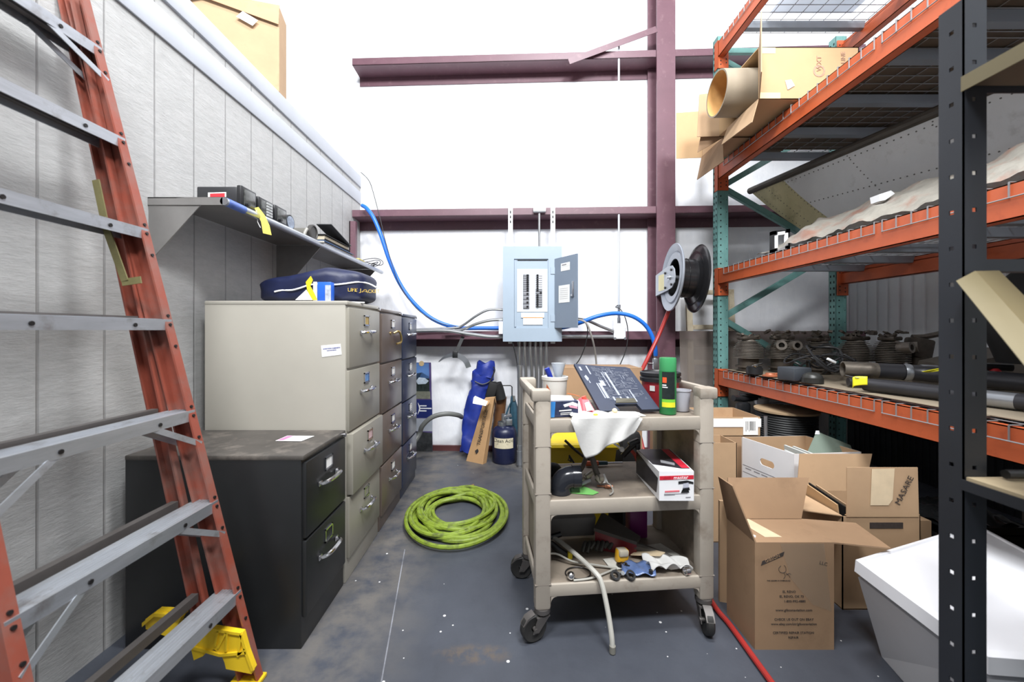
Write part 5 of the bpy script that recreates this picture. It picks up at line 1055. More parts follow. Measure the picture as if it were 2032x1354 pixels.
for yf, s in ((RY1, 1), (RY0, 1)):
    rpost(RX0, yf, s); rpost(RX1-.088, yf, s)
    if yf == RY0: continue
    ym = yf+.03; nodes = [(0, .20), (1, .72), (0, 1.283), (1, 1.84), (0, 2.383), (1, 2.93), (0, 3.45)]
    xa, xb = RX0+.075, RX1-.07
    for (s0, z0), (s1, z1) in zip(nodes, nodes[1:]):
        p0 = V((xa if s0 == 0 else xb, ym, z0+(.012 if s0 == 0 else 0))); p1 = V((xb if s0 == 0 else xa, ym, z1-(.012 if s1 == 0 else 0)))
        b = MB(); bar(b, p0, p1, .042, .004, (0, -1, 0)); n = (p1-p0).normalized().cross(V((0, 1, 0))); b.slab([p0+n*.021, p1+n*.021, p1+n*.021+V((0, .03, 0)), p0+n*.021+V((0, .03, 0))], .004); b.slab([p0-n*.021, p1-n*.021, p1-n*.021+V((0, .03, 0)), p0-n*.021+V((0, .03, 0))], .004)
        part('brace', b, M_rteal, rack)
    b = MB(); b.box((xa, ym-.004, 3.50), (xb, ym+.03, 3.54)); part('brace', b, M_rteal, rack)
LV = (.854, 1.687, 2.554, 3.563)
for li, z in enumerate(LV):
    for x0, sg in ((RX0, 1), (RX1, -1)):
        b = MB(); xo = x0; xi = x0+sg*.052
        def bb(xa, xb, z0, z1): b.box((min(xa, xb), RY0+.075, z0), (max(xa, xb), RY1-.002, z1))
        bb(xo, xo+sg*.004, z-.122, z); bb(xo, xo+sg*.036, z-.004, z); bb(xo+sg*.032, xo+sg*.036, z-.03, z); bb(xo+sg*.032, xi, z-.034, z-.03); bb(xi-sg*.004, xi, z-.122, z-.03); bb(xo, xi, z-.122, z-.118)
        bm_ = part('beam', b, M_ror, rack)
        b = MB()
        for yc in (RY1, ):
            b.box((min(x0-sg*.004, x0+sg*.084), yc-.012, z-.215), (max(x0-sg*.004, x0+sg*.084), yc-.0025, z+.012)); b.box((min(x0-sg*.006, x0), yc-.012, z-.215), (max(x0-sg*.006, x0), yc+.04, z+.012))
        cn = part('connector', b, M_ror, bm_); b = MB()
        for zz in (z-.185, z-.155, z-.04):
            for xx in (.02, .066): b.cyl((x0+sg*xx, RY1-.0135, zz+(.012 if xx > .04 else 0)), (x0+sg*xx, RY1-.011, zz+(.012 if xx > .04 else 0)), .0055, n=8)
        part('rivet', b, M_hole, cn)
names = ('lowest', 'second', 'third', 'topmost')
for li, z in enumerate(LV):
    for k in range(2):
        ya, yb = (1.87, 3.19) if k == 0 else (.50, 1.83)
        dk = thing('wire_deck', f'{names[li]} level wire deck panel, '+('at the end by the column' if k == 0 else 'at the end by the black shelving'), 'wire deck', (RX0, ya, z), group='wire decks of the pallet rack')
        b = MB(); w = .0027; x = RX0+.06
        def rod(p, q): b.cyl(p, q, w, n=5, smooth=False)
        n = int((yb-ya)/.066)
        for i in range(n+1):
            y = ya+(yb-ya)*i/n
            rod((RX0-.005, y, z+.004), (RX1+.003, y, z+.004)); rod((RX0-.005, y, z+.005), (RX0-.005, y, z-.052))
        nx = 9
        for i in range(nx+1):
            xx = RX0+.04+(RX1-RX0-.08)*i/nx; rod((xx, ya, z+.0085), (xx, yb, z+.0085))
        rod((RX0-.007, ya, z-.05), (RX0-.007, yb, z-.05)); part('mesh', b, M_wire, dk)
        for i in range(4):
            y = ya+.10+(yb-ya-.2)*i/3
            b = MB(); zb = z-.045
            b.slab([(RX0+.055, y-.034, z-.001), (RX0+.055, y-.022, zb), (RX0+.055, y+.022, zb), (RX0+.055, y+.034, z-.001), (RX0+.055, y+.030, z-.001), (RX0+.055, y+.019, zb+.004), (RX0+.055, y-.019, zb+.004), (RX0+.055, y-.030, z-.001)], RX1-RX0-.11, nrm=(1, 0, 0))
            part('support_bar', b, M_bar, dk)
# ---------------------------------------------------------------- upper levels
M_ply = mat('dark_hardboard', (98, 84, 70), .7, var=.15, scale=5)
b = MB().box((RX0+.03, .5, LV[2]+.013), (RX1-.05, 3.05, LV[2]+.022)); solo('hardboard_sheet', b, M_ply, 'dark hardboard sheet covering the third level wire deck', 'sheet')
def opencarton(name, label, base, h, flaps, m, floor=True, cat='box', t=.004):
    """base: four corners anticlockwise seen from above; flaps: list of (label or None, quad)"""
    c = sum(base, V((0, 0, 0)))/4; o = thing(name, label, cat, tuple(c)); b = MB(); up = V((0, 0, h))
    for i in range(4):
        p, q = base[i], base[(i+1) % 4]; n = (q-p).cross(V((0, 0, 1))).normalized()
        b.slab([p, q, q+up, p+up], -t, nrm=n)
    if floor: b.slab([p+V((0, 0, .001)) for p in base], t, nrm=(0, 0, 1))
    part('body', b, m, o)
    for q in flaps:
        n = (q[1]-q[0]).cross(q[2]-q[1]).normalized(); part('flap', MB().slab(q, t, nrm=n), m, o)
    return o
M_cardl = mat('pale_cardboard', (184, 152, 114), .8, var=.05, scale=5, bump=.05, dirt=((190, 150, 108), .1, 6))
zb = LV[2]+.0235
def boxpts(x0, x1, y0, y1, z): return [V((x0, y0, z)), V((x1, y0, z)), V((x1, y1, z)), V((x0, y1, z))]
tc = thing('tube_carton', 'pale carton lying on the third level with a wide cardboard tube sticking out', 'box', (1.8, 2.6, zb))
x0, x1, y0, y1, z1 = 1.497, 2.10, 2.40, 2.86, zb+.315; t = .005
b = MB(); b.box((x0, y0, zb), (x1, y0+t, z1)); b.box((x0, y1-t, zb), (x1, y1, z1)); b.box((x0, y0, zb), (x1, y1, zb+t)); b.box((x0, y0, z1-t), (x1, y1, z1)); b.box((x1-t, y0, zb), (x1, y1, z1)); part('body', b, M_cardl, tc)
def flp(q, par, m=None):
    n = (q[1]-q[0]).cross(q[2]-q[1]).normalized(); return part('flap', MB().slab(q, .005, nrm=n), m or M_card, par)
flp([V((x0, y0, zb)), V((x0, y1-.12, zb)), at(1433, 288, 2.72), at(1493, 243, 2.40)], tc); flp([V((x0, y0, zb)), V((x0, y0, z1)), V((x0-.088, y0-.16, z1+.085)), V((x0-.088, y0-.16, zb+.06))], tc)
flp([V((x0, y1, zb)), V((x0, y1, z1)), V((1.36, y1+.01, z1-.01)), V((1.345, y1+.01, zb))], tc)
vi = mat('faint_violet_ink', (176, 138, 118), .8, var=.2, scale=80); part('lettering', text_mb('LINE', V((2.005, y0-.002, zb+.25)), (0, 0, 1), (-1, 0, 0), .036), vi, tc); part('lettering', text_mb('WXT', V((1.86, y0-.002, zb+.215)), (0, 0, 1), (-1, 0, 0), .04), vi, tc)
b = MB(); b.lathe([(.026, 0), (.036, 0), (.036, .0006), (.026, .0006)], V((1.86, y0-.001, zb+.17)), (0, -1, 0), 20); part('ring_print', b, MATS['faint_violet_ink'], tc)
part('label', MB().slab([at(1558, 160, 2.397), at(1570, 158, 2.397), at(1577, 170, 2.397), at(1563, 178, 2.397)], .001, nrm=(0, -1, 0)), M_paper, tc)
b = MB(); b.box((x0+.01, y0-.001, z1-.04), (x0+.10, y0, z1-.004)); b.box((x0+.005, y0-.001, zb+.004), (x0+.13, y0, zb+.04)); part('tape', b, mat('pale_tape', (232, 202, 152), .4, var=.03), tc)
tu = thing('cardboard_tube', 'wide cardboard tube poking out of the pale carton', 'tube', (1.6, 2.62, zb)); tcn = V((1.345, 2.60, zb+.152)); ax = V((1, -.02, 0)).normalized()
b = MB(); b.lathe([(.131, 0), (.140, 0), (.140, .62), (.131, .62)], tcn, ax, 48); part('outer_wall', b, mat('tube_grey', (144, 132, 114), .75, var=.06, scale=6), tu); b = MB(); b.lathe([(.1305, .001), (.1305, .62), (.001, .62)], tcn, ax, 48); part('inner_wall', b, mat('tube_inner', (206, 160, 100), .8, var=.12, scale=9), tu)
oc = thing('second_open_carton', 'open brown carton behind the tube carton with flaps hanging into the aisle', 'box', (1.9, 3.0, zb)); x0, y0, y1 = 1.54, 2.88, 3.20
b = MB(); b.box((x0, y0, zb), (2.1, y0+t, zb+.20)); b.box((x0, y1-t, zb), (2.1, y1, zb+.20)); b.box((x0, y0, zb), (2.1, y1, zb+t)); b.box((2.1-t, y0, zb), (2.1, y1, zb+.2)); part('body', b, M_card, oc)
flp([V((x0, y0, zb)), V((x0, y1, zb)), at(1384, 357, 3.20), at(1437, 320, 2.88)], oc, M_cardd); flp([V((x0, y1, zb-.005)), at(1342, 315, 3.22), at(1342, 224, 3.22), V((x0, y1, zb+.37))], oc, M_cardl); flp([V((x0, y0, zb)), V((x0, y0, zb+.2)), at(1397, 235, 2.9), at(1384, 303, 2.9)], oc, M_cardd)
wrapm = bpy.data.materials.new('milky_film'); t_ = NT(wrapm); tl = t_.new('ShaderNodeBsdfTranslucent'); tl.inputs[0].default_value = rgba((236, 240, 246)); mx_ = t_.new('ShaderNodeMixShader'); mx_.inputs[0].default_value = .6
t_.b.inputs['Base Color'].default_value = rgba((214, 220, 228)); t_.link(t_.b.outputs[0], mx_.inputs[1]); t_.link(tl.outputs[0], mx_.inputs[2]); t_.link(mx_.outputs[0], t_.out.inputs[0])
wr = MB(); random.seed(6)
wr.grid(20, 14, lambda s, t: V((1.95+.62*s, 1.75+1.25*t, LV[3]+.014+.15*math.sin(math.pi*s)*math.sin(math.pi*t)*(1+.3*math.sin(s*11+t*7)))))
wr.grid(20, 14, lambda s, t: V((1.95+.62*s, 1.75+1.25*t, LV[3]+.012)))
solo('white_wrapped_bundle', wr, wrapm, 'white plastic wrapped bundle on the topmost wire deck', 'bundle')
# ---------------------------------------------------------------- second level: wing panel under plastic
M_wing = mat('wing_skin', (206, 207, 206), .45, .1, var=.06, scale=4, dirt=((140, 138, 132), .12, 6)); M_prim = mat('zinc_primer', (186, 178, 138), .6, var=.1, scale=8, dirt=((128, 118, 92), .2, 10))
wg = thing('wing_panel', 'long grey riveted aircraft wing panel standing on the second rack level', 'wing panel', (2.3, 2.4, LV[1]))
T0, T1, B0, B1 = V((2.17, 3.6, 2.44)), V((2.355, 1.30, 2.30)), V((2.40, 3.23, 1.976)), V((2.62, 1.30, 1.72))
def wq(u, v, k=0): 
    p = (T0*(1-u)+T1*u)*(1-v)+(B0*(1-u)+B1*u)*v; return p+wn_*k
wn_ = ((T1-T0).cross(B0-T0)).normalized()
if wn_.x > 0: wn_ = -wn_
b = MB(); b.grid(12, 8, lambda u, v: wq(.16+.84*u, v, .018*math.sin(math.pi*v))); b.grid(12, 8, lambda u, v: wq(.16+.84*u, v, -.03-.02*math.sin(math.pi*v))); part('skin', b, M_wing, wg)
b = MB(); b.grid(6, 8, lambda u, v: wq(.16*u, v, .018*math.sin(math.pi*v)+.001)); b.grid(6, 8, lambda u, v: wq(.16*u, v, -.03-.02*math.sin(math.pi*v))); part('tip_skin', b, M_prim, wg, 'olive primer tip')
b = MB(); b.tube([wq(0, -.01), wq(.25, -.012), wq(.5, -.012), wq(.75, -.012), wq(1, -.01)], .029, 10, sub=2); part('leading_edge', b, mat('weathered_edge', (74, 68, 60), .6, var=.4, scale=14, stretch=(3, .5, 3)), wg, 'dark weathered leading edge')
b = MB()
for i in range(46):
    for v in (.09, .50, .9): p = wq(.17+.82*i/46, v, .018*math.sin(math.pi*v)); b.cyl(p, p+wn_*.0025, .0042, n=6)
for i in range(16):
    for u in (.02, .075, .155, .40, .62): p = wq(u, .06+.9*i/16, .018*math.sin(math.pi*(.06+.9*i/16))); b.cyl(p, p+wn_*.0025, .004, n=6)
part('rivet', b, mat('rivet_grey', (104, 102, 98), .5), wg, 'rows of rivets')
pl = MB(); random.seed(9)
def ridge(s, t):
    y = 2.84-1.79*s; x = RX0+.035+.36*t
    top = .02+.18*min(1, (t*1.4)**.8)*(1 if s > .12 else s/.12*.8+.2)
    z = LV[1]+.012+top*(1+.05*math.sin(s*31+t*5)+.05*math.sin(s*17-t*9+1))+.006*math.sin(s*70+t*23)+.004*math.sin(s*131-t*41)
    if t > .86: z -= (t-.86)*.9
    return V((x+.02*math.sin(s*23), y, max(z, LV[1]+.012)))
pl.grid(90, 22, ridge)
pm = bpy.data.materials.new('dusty_plastic_film'); tt_ = NT(pm); co = tt_.new('ShaderNodeTexCoord').outputs['Object']
nz = tt_.noise(co, 6, 6, .65); tt_.link(tt_.mix(tt_.ramp(nz, .50, .66), rgba((158, 154, 145)), rgba((156, 120, 106))), tt_.b.inputs['Base Color']); tt_.b.inputs['Roughness'].default_value = .3
tt_.link(tt_.math('ADD', .5, tt_.math('MULTIPLY', tt_.noise(co, 14, 4, .6), .5)), tt_.b.inputs['Alpha']); tt_.bump(tt_.noise(co, 22, 5, .6), .6, .01)
solo('plastic_sheeting', pl, pm, 'long crumpled dusty plastic sheeting along the front of the second rack level', 'sheeting')
fr = thing('instrument_mount', 'small black and white square metal frame standing at the shelf edge', 'frame', tuple(at(1550, 493, 2.55))); p = at(1551, 494, 2.62); p.z = LV[1]+.013
def fq(px, py): q = at(px, py, p.y); q.z += p.z-at(0, 492, p.y).z; return q
b = MB()
for q in (((1533, 451), (1541, 450), (1541, 492), (1533, 493)), ((1560, 447), (1568, 446), (1568, 484), (1560, 485)), ((1533, 451), (1568, 446), (1568, 453), (1533, 458)), ((1533, 487), (1568, 480), (1568, 485), (1533, 493))): b.slab([fq(*c) for c in q], .03, nrm=(0, 1, 0))
part('outer_frame', b, M_blk, fr); b = MB()
for q in (((1537, 460), (1543, 459), (1543, 484), (1537, 485)), ((1557, 455), (1563, 454), (1563, 479), (1557, 481)), ((1543, 453), (1557, 451), (1557, 457), (1543, 459)), ((1543, 484), (1557, 481), (1557, 487), (1543, 490))): b.slab([fq(*c)-V((0, .004, 0)) for c in q], .012, nrm=(0, 1, 0))
part('white_slot', b, M_white, fr)
b = MB(); pb = at(1752, 398, 2.02); b.slab([at(1744, 386, 2.0), at(1768, 378, 2.0), at(1776, 384, 2.0), at(1757, 397, 2.0), at(1746, 399, 2.0)], .05, nrm=(0, 1, 0)); solo('white_bracket', b, M_white, 'small white bracket on the plastic sheeting', 'bracket')
# ---------------------------------------------------------------- lowest deck: engine cylinders, pipes, cables
ZK = LV[0]+.0155
M_cast = mat('oily_cast_metal', (84, 76, 68), .5, .4, var=.25, scale=14, dirt=((40, 34, 30), .35, 9)); M_fin = mat('cylinder_fins', (142, 134, 125), .45, .5, var=.2, scale=12, dirt=((50, 44, 40), .25, 8))
b = MB()
for i, (ya, yb, dx) in enumerate(((2.5, 3.2, .0), (1.95, 2.52, .02), (1.45, 1.97, .01), (.9, 1.47, .03))):
    b.slab([(RX0+.012+dx, ya, ZK-.0015+.0012*i), (RX1-.1, ya, ZK-.0015+.0012*i), (RX1-.1, yb, ZK-.0015+.0012*i), (RX0+.02+dx*.5, yb, ZK-.0015+.0012*i)], .003, nrm=(0, 0, 1))
solo('cardboard_liner', b, mat('grey_card', (134, 122, 104), .82, var=.08, scale=6, dirt=((130, 114, 96), .2, 8)), 'worn cardboard sheets lining the lowest rack deck', 'cardboard')
ZK += .007
def cylinder(name, label, x, y, r, h, rz, ports):
    o = thing(name, label, 'engine cylinder', (x, y, ZK), rz, group='aircraft engine cylinders on the lowest deck')
    b = MB(); b.cyl((0, 0, 0), (0, 0, h*.35), r*.72, n=28); b.lathe([(r*.7, 0), (r*.92, 0), (r*.92, .012), (r*.7, .012)], (0, 0, h*.10), n=28); part('barrel', b, M_cast, o, local=True)
    b = MB(); nf = 12; prof = []
    for i in range(nf):
        z = h*(.36+.5*i/nf); k = 1.05 if i < nf*.55 else 1.05-.42*(i-nf*.55)/(nf*.45)
        prof += [(r*.72*k, z), (r*k, z+.001), (r*k, z+h*.5/nf*.45), (r*.72*k, z+h*.5/nf*.5)]
    prof += [(r*.4, h*.88), (.001, h*.9)]
    b.lathe(prof, (0, 0, 0), n=32, smooth=False); part('cooling_fins', b, M_fin, o, local=True)
    b = MB()
    if ports:
      for s in (-1, 1): b.lathe([(r*.2, 0), (r*.34, 0), (r*.36, .02), (r*.36, .07), (r*.2, .07)], (s*r*.42, -r*.55, h*.70), (s*.15, -1, .1), 20)
      part('port', b, M_fin, o, local=True)
    b = MB(); b.obox((0, 0, h*.92), (r*1.5, r*.9, h*.10), None, 0, .01)
    for i in range(9): b.cyl((random.uniform(-r, r)*.8, random.uniform(-r, r)*.5, h*.9), (random.uniform(-r, r)*.8, random.uniform(-r, r)*.5, h*(.98+random.random()*.07)), .010, n=7)
    part('rocker_cover', b, M_cast, o, local=True)
    return o
random.seed(12)
labs = ('finned engine cylinder closest to the teal post', 'engine cylinder showing two round ports, second from the teal post', 'oily engine cylinder in the middle of the row', 'oily engine cylinder behind the exhaust pipes', 'engine cylinder at the far end of the row from the teal post')
cyl0 = None
for i, (px, Y, rz, ro, hh) in enumerate(((1485, 3.05, .1, .096, .27), (1551, 2.99, -.2, .098, .275), (1624, 2.86, .4, .098, .265), (1697, 2.74, .1, .098, .275), (1766, 2.64, .5, .098, .275))):
    cylinder('engine_cylinder', labs[i], at(px, 0, Y).x, Y, ro, hh, rz, i in (1, 4))
eb = MB(); x_ = at(1828, 0, 2.60).x; eb.tube([V((x_-.06, 2.6, ZK+.262)), V((x_, 2.58, ZK+.265)), V((x_+.10, 2.56, ZK+.29))], .018, 8); eb.obox((x_-.02, 2.60, ZK+.19), (.12, .1, .13), (0, .2, 0), 0, .015)
eb.v = [V((v.x, v.y, v.z)) for v in eb.v]; eb.cyl((x_-.02, 2.6, ZK), (x_-.02, 2.6, ZK+.14), .05, n=14); solo('engine_bracket', eb, M_cast, 'dark engine mount arm at the end of the cylinder row', 'bracket')
ek = MB(); random.seed(21)
for i in range(22):
    s = random.random(); px = 1500+300*s; Y = 2.95-.36*s; q = at(px, 0, Y); ek.obox((q.x, Y+random.uniform(-.05, .07), ZK+.285+random.uniform(.0, .014)), (random.uniform(.015, .045), random.uniform(.015, .035), random.uniform(.008, .022)), (random.uniform(-.5, .5), random.uniform(-.5, .5), random.uniform(0, 3)))
solo('engine_fragments', ek, M_cast, 'greasy bits and gaskets lying along the tops of the engine cylinders', 'fragments', kind='stuff')
pc_ = thing('chrome_piston', 'small bright metal piston at the foot of the first engine cylinder', 'piston', tuple(at(1498, 735, 2.85))); q = at(1497, 735, 2.82); q.z = ZK; b = MB(); b.cyl(q, q+V((0, 0, .045)), .052, n=24); b.cyl(q+V((0, 0, .045)), q+V((0, 0, .052)), .045, n=24); part('body', b, M_blk, pc_); b = MB(); b.obox(q+V((.01, -.02, .064)), (.09, .03, .014), (0, -.2, .5), 0, .004); part('crown', b, M_chrome, pc_)
q = at(1528, 735, 2.66); q.z = ZK; b = MB(); b.lathe([(.001, 0), (.045, 0), (.045, .006), (.03, .012), (.024, .022), (.001, .024)], q, n=20); b.obox(q+V((.05, .01, .012)), (.05, .03, .02), (0, 0, .4), 0, .006); solo('copper_flange', b, mat('rusty_orange', (160, 92, 62), .5, .2, var=.2), 'rusty orange flange on the lowest deck', 'flange')
bx_ = thing('grey_housing', 'blue grey metal housing at the deck edge under the tangled cables', 'housing', tuple(at(1590, 758, 2.25))); q0 = at(1590, 758, 2.33); q0.z = ZK
b = MB(); b.obox((at(1576, 0, 2.46).x, 2.46, ZK+.04), (.13, .12, .08), (0, 0, .2), 0, .006); part('box', b, mat('blue_grey_cast', (64, 68, 74), .5, .2, var=.15), bx_); b = MB(); b.cyl((at(1612, 0, 2.34).x, 2.34, ZK+.0), (at(1612, 0, 2.34).x, 2.34, ZK+.03), .055, n=20); b.ball((at(1612, 0, 2.34).x, 2.34, ZK+.03), .052, 16, sz=(1, 1, .6)); part('cover', b, mat('dark_cover', (52, 52, 50), .4, .3, var=.2), bx_)
cb = MB(); random.seed(15)
for i in range(9):
    c = V((at(1640, 0, 2.5).x+random.uniform(-.12, .08), 2.53+random.uniform(-.07, .07), ZK+.06+.012*i)); r = random.uniform(.05, .13)
    cb.tube([c+V((r*math.cos(a), r*.8*math.sin(a), .03*math.sin(a*2+i)+(.07*math.sin(a) if i > 6 else 0))) for a in [k*math.pi/4 for k in range(8)]], .0065, 6, closed=True, sub=3)
solo('tangled_cable', cb, M_cable, 'tangle of black cables on the lowest deck beside the exhaust pipe', 'cable')
b = MB(); b.obox(at(1650, 716, 2.3), (.055, .012, .014), (0, .45, 0), 0, .003); solo('white_clip', b, M_white, 'small white plastic clip on the tangled cables', 'clip')
M_exh = mat('exhaust_steel', (132, 124, 114), .38, .7, var=.2, scale=10, stretch=(1, 4, 1), dirt=((58, 50, 44), .3, 9)); M_exd = mat('dark_pipe', (58, 58, 62), .34, .35, var=.15, scale=8)
ep = thing('exhaust_pipe', 'grey steel exhaust pipe with an open mouth above the yellow tag', 'pipe', tuple(at(1680, 760, 2.2)))
m0 = V((at(1672, 0, 2.22).x, 2.22, ZK+.092)); m1 = V((2.16, 2.10, ZK+.082)); d = (m1-m0).normalized()
b = MB(); b.lathe([(.037, 0), (.043, 0), (.043, .10), (.045, .11), (.045, .125), (.043, .13), (.043, .15)], m0, d, 28); b.lathe([(.037, 0), (.036, .15), (.001, .15)], m0, d, 28); part('mouth', b, M_exh, ep)
b = MB(); b.tube([m0+d*.14, m0+d*.3, V((2.20, 2.02, ZK+.078)), V((2.32, 1.7, ZK+.07))], .042, 16); part('pipe', b, M_exd, ep)
b = MB(); b.lathe([(.044, .26), (.046, .27), (.046, .285), (.044, .29)], m0, d, 24); b.lathe([(.043, .33), (.0455, .335), (.0455, .40), (.043, .405)], m0, d, 24); part('clamp_band', b, M_galv, ep, 'bright clamp bands')
b = MB(); b.cyl((1.80, 2.02, ZK+.032), (2.02, 1.30, ZK+.032), .031, n=20); dpz = thing('drain_pipe', 'dark pipe lying along the front edge of the lowest deck', 'pipe', (1.9, 1.66, ZK)); part('pipe', b, M_exd, dpz); b = MB(); b.cyl((1.925, 1.613, ZK+.032), (1.95, 1.53, ZK+.032), .0325, n=20); part('band', b, M_galv, dpz)
b = MB(); b.tube([V((1.84, 2.17, ZK+.026)), V((1.92, 2.13, ZK+.026)), V((1.99, 2.0, ZK+.026)), V((2.07, 1.70, ZK+.026)), V((2.12, 1.35, ZK+.026))], .024, 14); solo('curved_pipe', b, M_exd, 'dark curved pipe lying under the exhaust pipe', 'pipe')
b = MB(); b.grid(7, 6, lambda s, t: at(1692+24*s, 752+18*t-5*s, 1.98)+V((0, .02*math.sin(s*4), .004*math.sin(t*5+s*3)))); o_ = solo('yellow_tag', b, mat('lemon_tag', (228, 222, 44), .5, var=.05), 'bright yellow paper tag wired to the exhaust pipe', 'tag'); o_.modifiers.new('t', 'SOLIDIFY').thickness = .0015
b = MB(); b.tube([at(1678, 745, 2.10), at(1695, 749, 2.0), at(1715, 753, 1.99), at(1735, 758, 2.0)], .002, 6); solo('tag_wire', b, M_galv, 'thin wire holding the yellow tag', 'wire')
b = MB(); b.slab([at(1832, 738, 2.0), at(1868, 731, 1.95), at(1868, 736, 1.95), at(1840, 740, 2.0)], .01, nrm=(0, 1, 0)); solo('yellow_strip', b, MATS['lemon_tag'], 'thin yellow strip lying over the exhaust pipe by the black post', 'strip')
ib = thing('intake_manifold', 'brown grey cast housing behind the exhaust pipe by the black post', 'housing', (2.6, 2.2, ZK)); b = MB(); loft(b, [V((2.34, 2.10, ZK)), V((2.72, 2.02, ZK)), V((2.72, 2.32, ZK)), V((2.38, 2.36, ZK))], [V((2.34, 2.12, ZK+.12)), V((2.72, 2.04, ZK+.21)), V((2.72, 2.30, ZK+.21)), V((2.40, 2.34, ZK+.13))]); part('casting', b, mat('brown_cast', (106, 98, 88), .5, .3, var=.2), ib); b = MB(); b.tube([V((2.28, 2.08, ZK+.10)), V((2.40, 2.06, ZK+.12)), V((2.52, 2.0, ZK+.12))], .02, 8); b.ball((2.46, 2.02, ZK+.095), .022, 10, 1); part('fitting', b, [M_blk, mat('red_cap', (196, 46, 50), .4)], ib)
for (x, y, lab) in ((2.40, 1.38, 'round black motor end beyond the black post'),):
    b = MB(); b.cyl((x, y, ZK+.075), (x+.22, y-.10, ZK+.075), .068, n=24); b.lathe([(.05, -.012), (.075, -.012), (.075, .01), (.05, .01), (.05, -.012)], (x, y, ZK+.076), (.9, -.4, 0), 24); solo('motor_housing', b, M_blk, lab, 'motor')
bs = MB(); bs.ball((2.45, 1.78, ZK+.33), .22, 20, sz=(1, 1, 1.5)); bs.v = [V((v.x+.012*math.sin(v.z*40), v.y+.012*math.sin(v.z*31+v.x*20), max(ZK+.155, v.z))) for v in bs.v]; solo('black_sack', bs, M_blkmatte, 'tall black sack on the lowest rack deck beyond the black post', 'sack')
b = MB(); b.obox((2.03, 1.22, ZK+.05), (.14, .10, .10), (0, 0, .3), 0, .02); b.tube([V((1.86, 1.33, ZK+.01)), V((1.93, 1.36, ZK+.012)), V((2.0, 1.33, ZK+.04))], .01, 7); solo('starter_motor', b, M_blk, 'black starter motor at the deck edge beside the tan angle', 'motor')
# ---------------------------------------------------------------- floor under the rack: press, spool, cartons
pr = thing('chrome_pump', 'black and chrome hand pump standing behind the labelled carton', 'pump', (1.72, 2.98, 0))
q = at(1512, 0, 2.95); b = MB(); b.cyl((q.x, 2.95, 0), (q.x, 2.95, .62), .045, n=20); b.box((q.x-.16, 2.88, 0), (q.x+.12, 3.04, .03)); part('column', b, M_blk, pr)
b = MB(); b.cyl((q.x, 2.95, .62), (q.x, 2.95, .70), .038, n=20); b.lathe([(.03, .0), (.05, .01), (.05, .05), (.03, .06)], (q.x, 2.95, .63), n=20); b.tube([V((q.x, 2.93, .66)), V((q.x+.09, 2.92, .67)), V((q.x+.16, 2.92, .655)), V((q.x+.17, 2.92, .60))], .022, 12); b.ball((q.x-.03, 2.93, .70), .025, 12); part('head', b, mat('pump_metal', (200, 200, 202), .35, .3), pr, 'chrome head and spout')
b = MB(); b.tube([V((q.x-.24, 2.90, .69)), V((q.x-.12, 2.93, .68)), V((q.x+.02, 2.95, .70)), V((q.x+.16, 2.98, .695))], .022, 10); b.obox((q.x-.10, 2.93, .705), (.14, .05, .02), (0, .1, 0), 0, .006); b.obox((q.x-.17, 2.90, .60), (.10, .06, .12), (0, 0, .3), 0, .02); part('lever', b, M_blk, pr)
b = MB(); b.cyl((at(1509, 0, 2.47).x, 2.42, 0), (at(1509, 0, 2.47).x, 2.42, .66), .011, n=12); solo('steel_rod', b, M_galv, 'upright steel rod beside the cable spool', 'rod')
spl = thing('cable_spool', 'spool of black cable with a cardboard disc on top', 'spool', (1.76, 2.5, 0)); sc_ = V((at(1560, 0, 2.63).x, 2.63, 0)); R = .184
b = MB(); prof = []
for i in range(44): z = .02+.63*i/44; prof += [(R*.915, z), (R*.94, z+.0072)]
prof.append((R*.9, .65)); b.lathe(prof, sc_, n=40); part('winding', b, mat('black_winding', (24, 26, 27), .6, var=.1), spl); b = MB(); b.lathe([(.001, .652), (R, .652), (R, .664), (.02, .664), (.02, .66), (.001, .66)], sc_, n=40); part('flange', b, mat('spool_board', (150, 128, 100), .7, var=.1), spl, 'cardboard disc'); part('flange', MB().lathe([(.001, .002), (R, .002), (R, .014), (.001, .014)], sc_, n=40), MATS['spool_board'], spl, 'cardboard disc')
# labelled carton on a plain one
gcar = opencarton('plain_carton', 'plain tan carton beside the cart under the labelled one', boxpts(1.03, 1.262, 2.22, 2.39, 0), .555, [], M_card)
hc = MB(); hc.box((1.20, 2.42, 0), (1.50, 2.74, .535), bev=.003); solo('stacked_carton', hc, M_cardd, 'sealed brown carton carrying the carton with the shipping label', 'box')
fb = boxpts(1.215, 1.525, 2.425, 2.73, .537); lc = opencarton('labelled_carton', 'open carton with a white shipping label behind the cart', fb, .118, [], M_card)
b = MB(); b.box((1.215, 2.4215, .595), (1.525, 2.4245, .646)); part('white_band', b, M_paper, lc); b = MB(); b.box((1.415, 2.420, .547), (1.505, 2.4225, .652)); part('shipping_label', b, M_paper, lc, 'white shipping label'); b = MB()
for i in range(6): b.box((1.485-.003*i-.012*(i % 2), 2.4185, .575), (1.4865-.003*i-.012*(i % 2), 2.4202, .63))
for i in range(4): b.box((1.43+.010*i, 2.4185, .57+.008*(i % 2)), (1.432+.010*i, 2.4202, .63))
part('print', b, M_ink, lc)
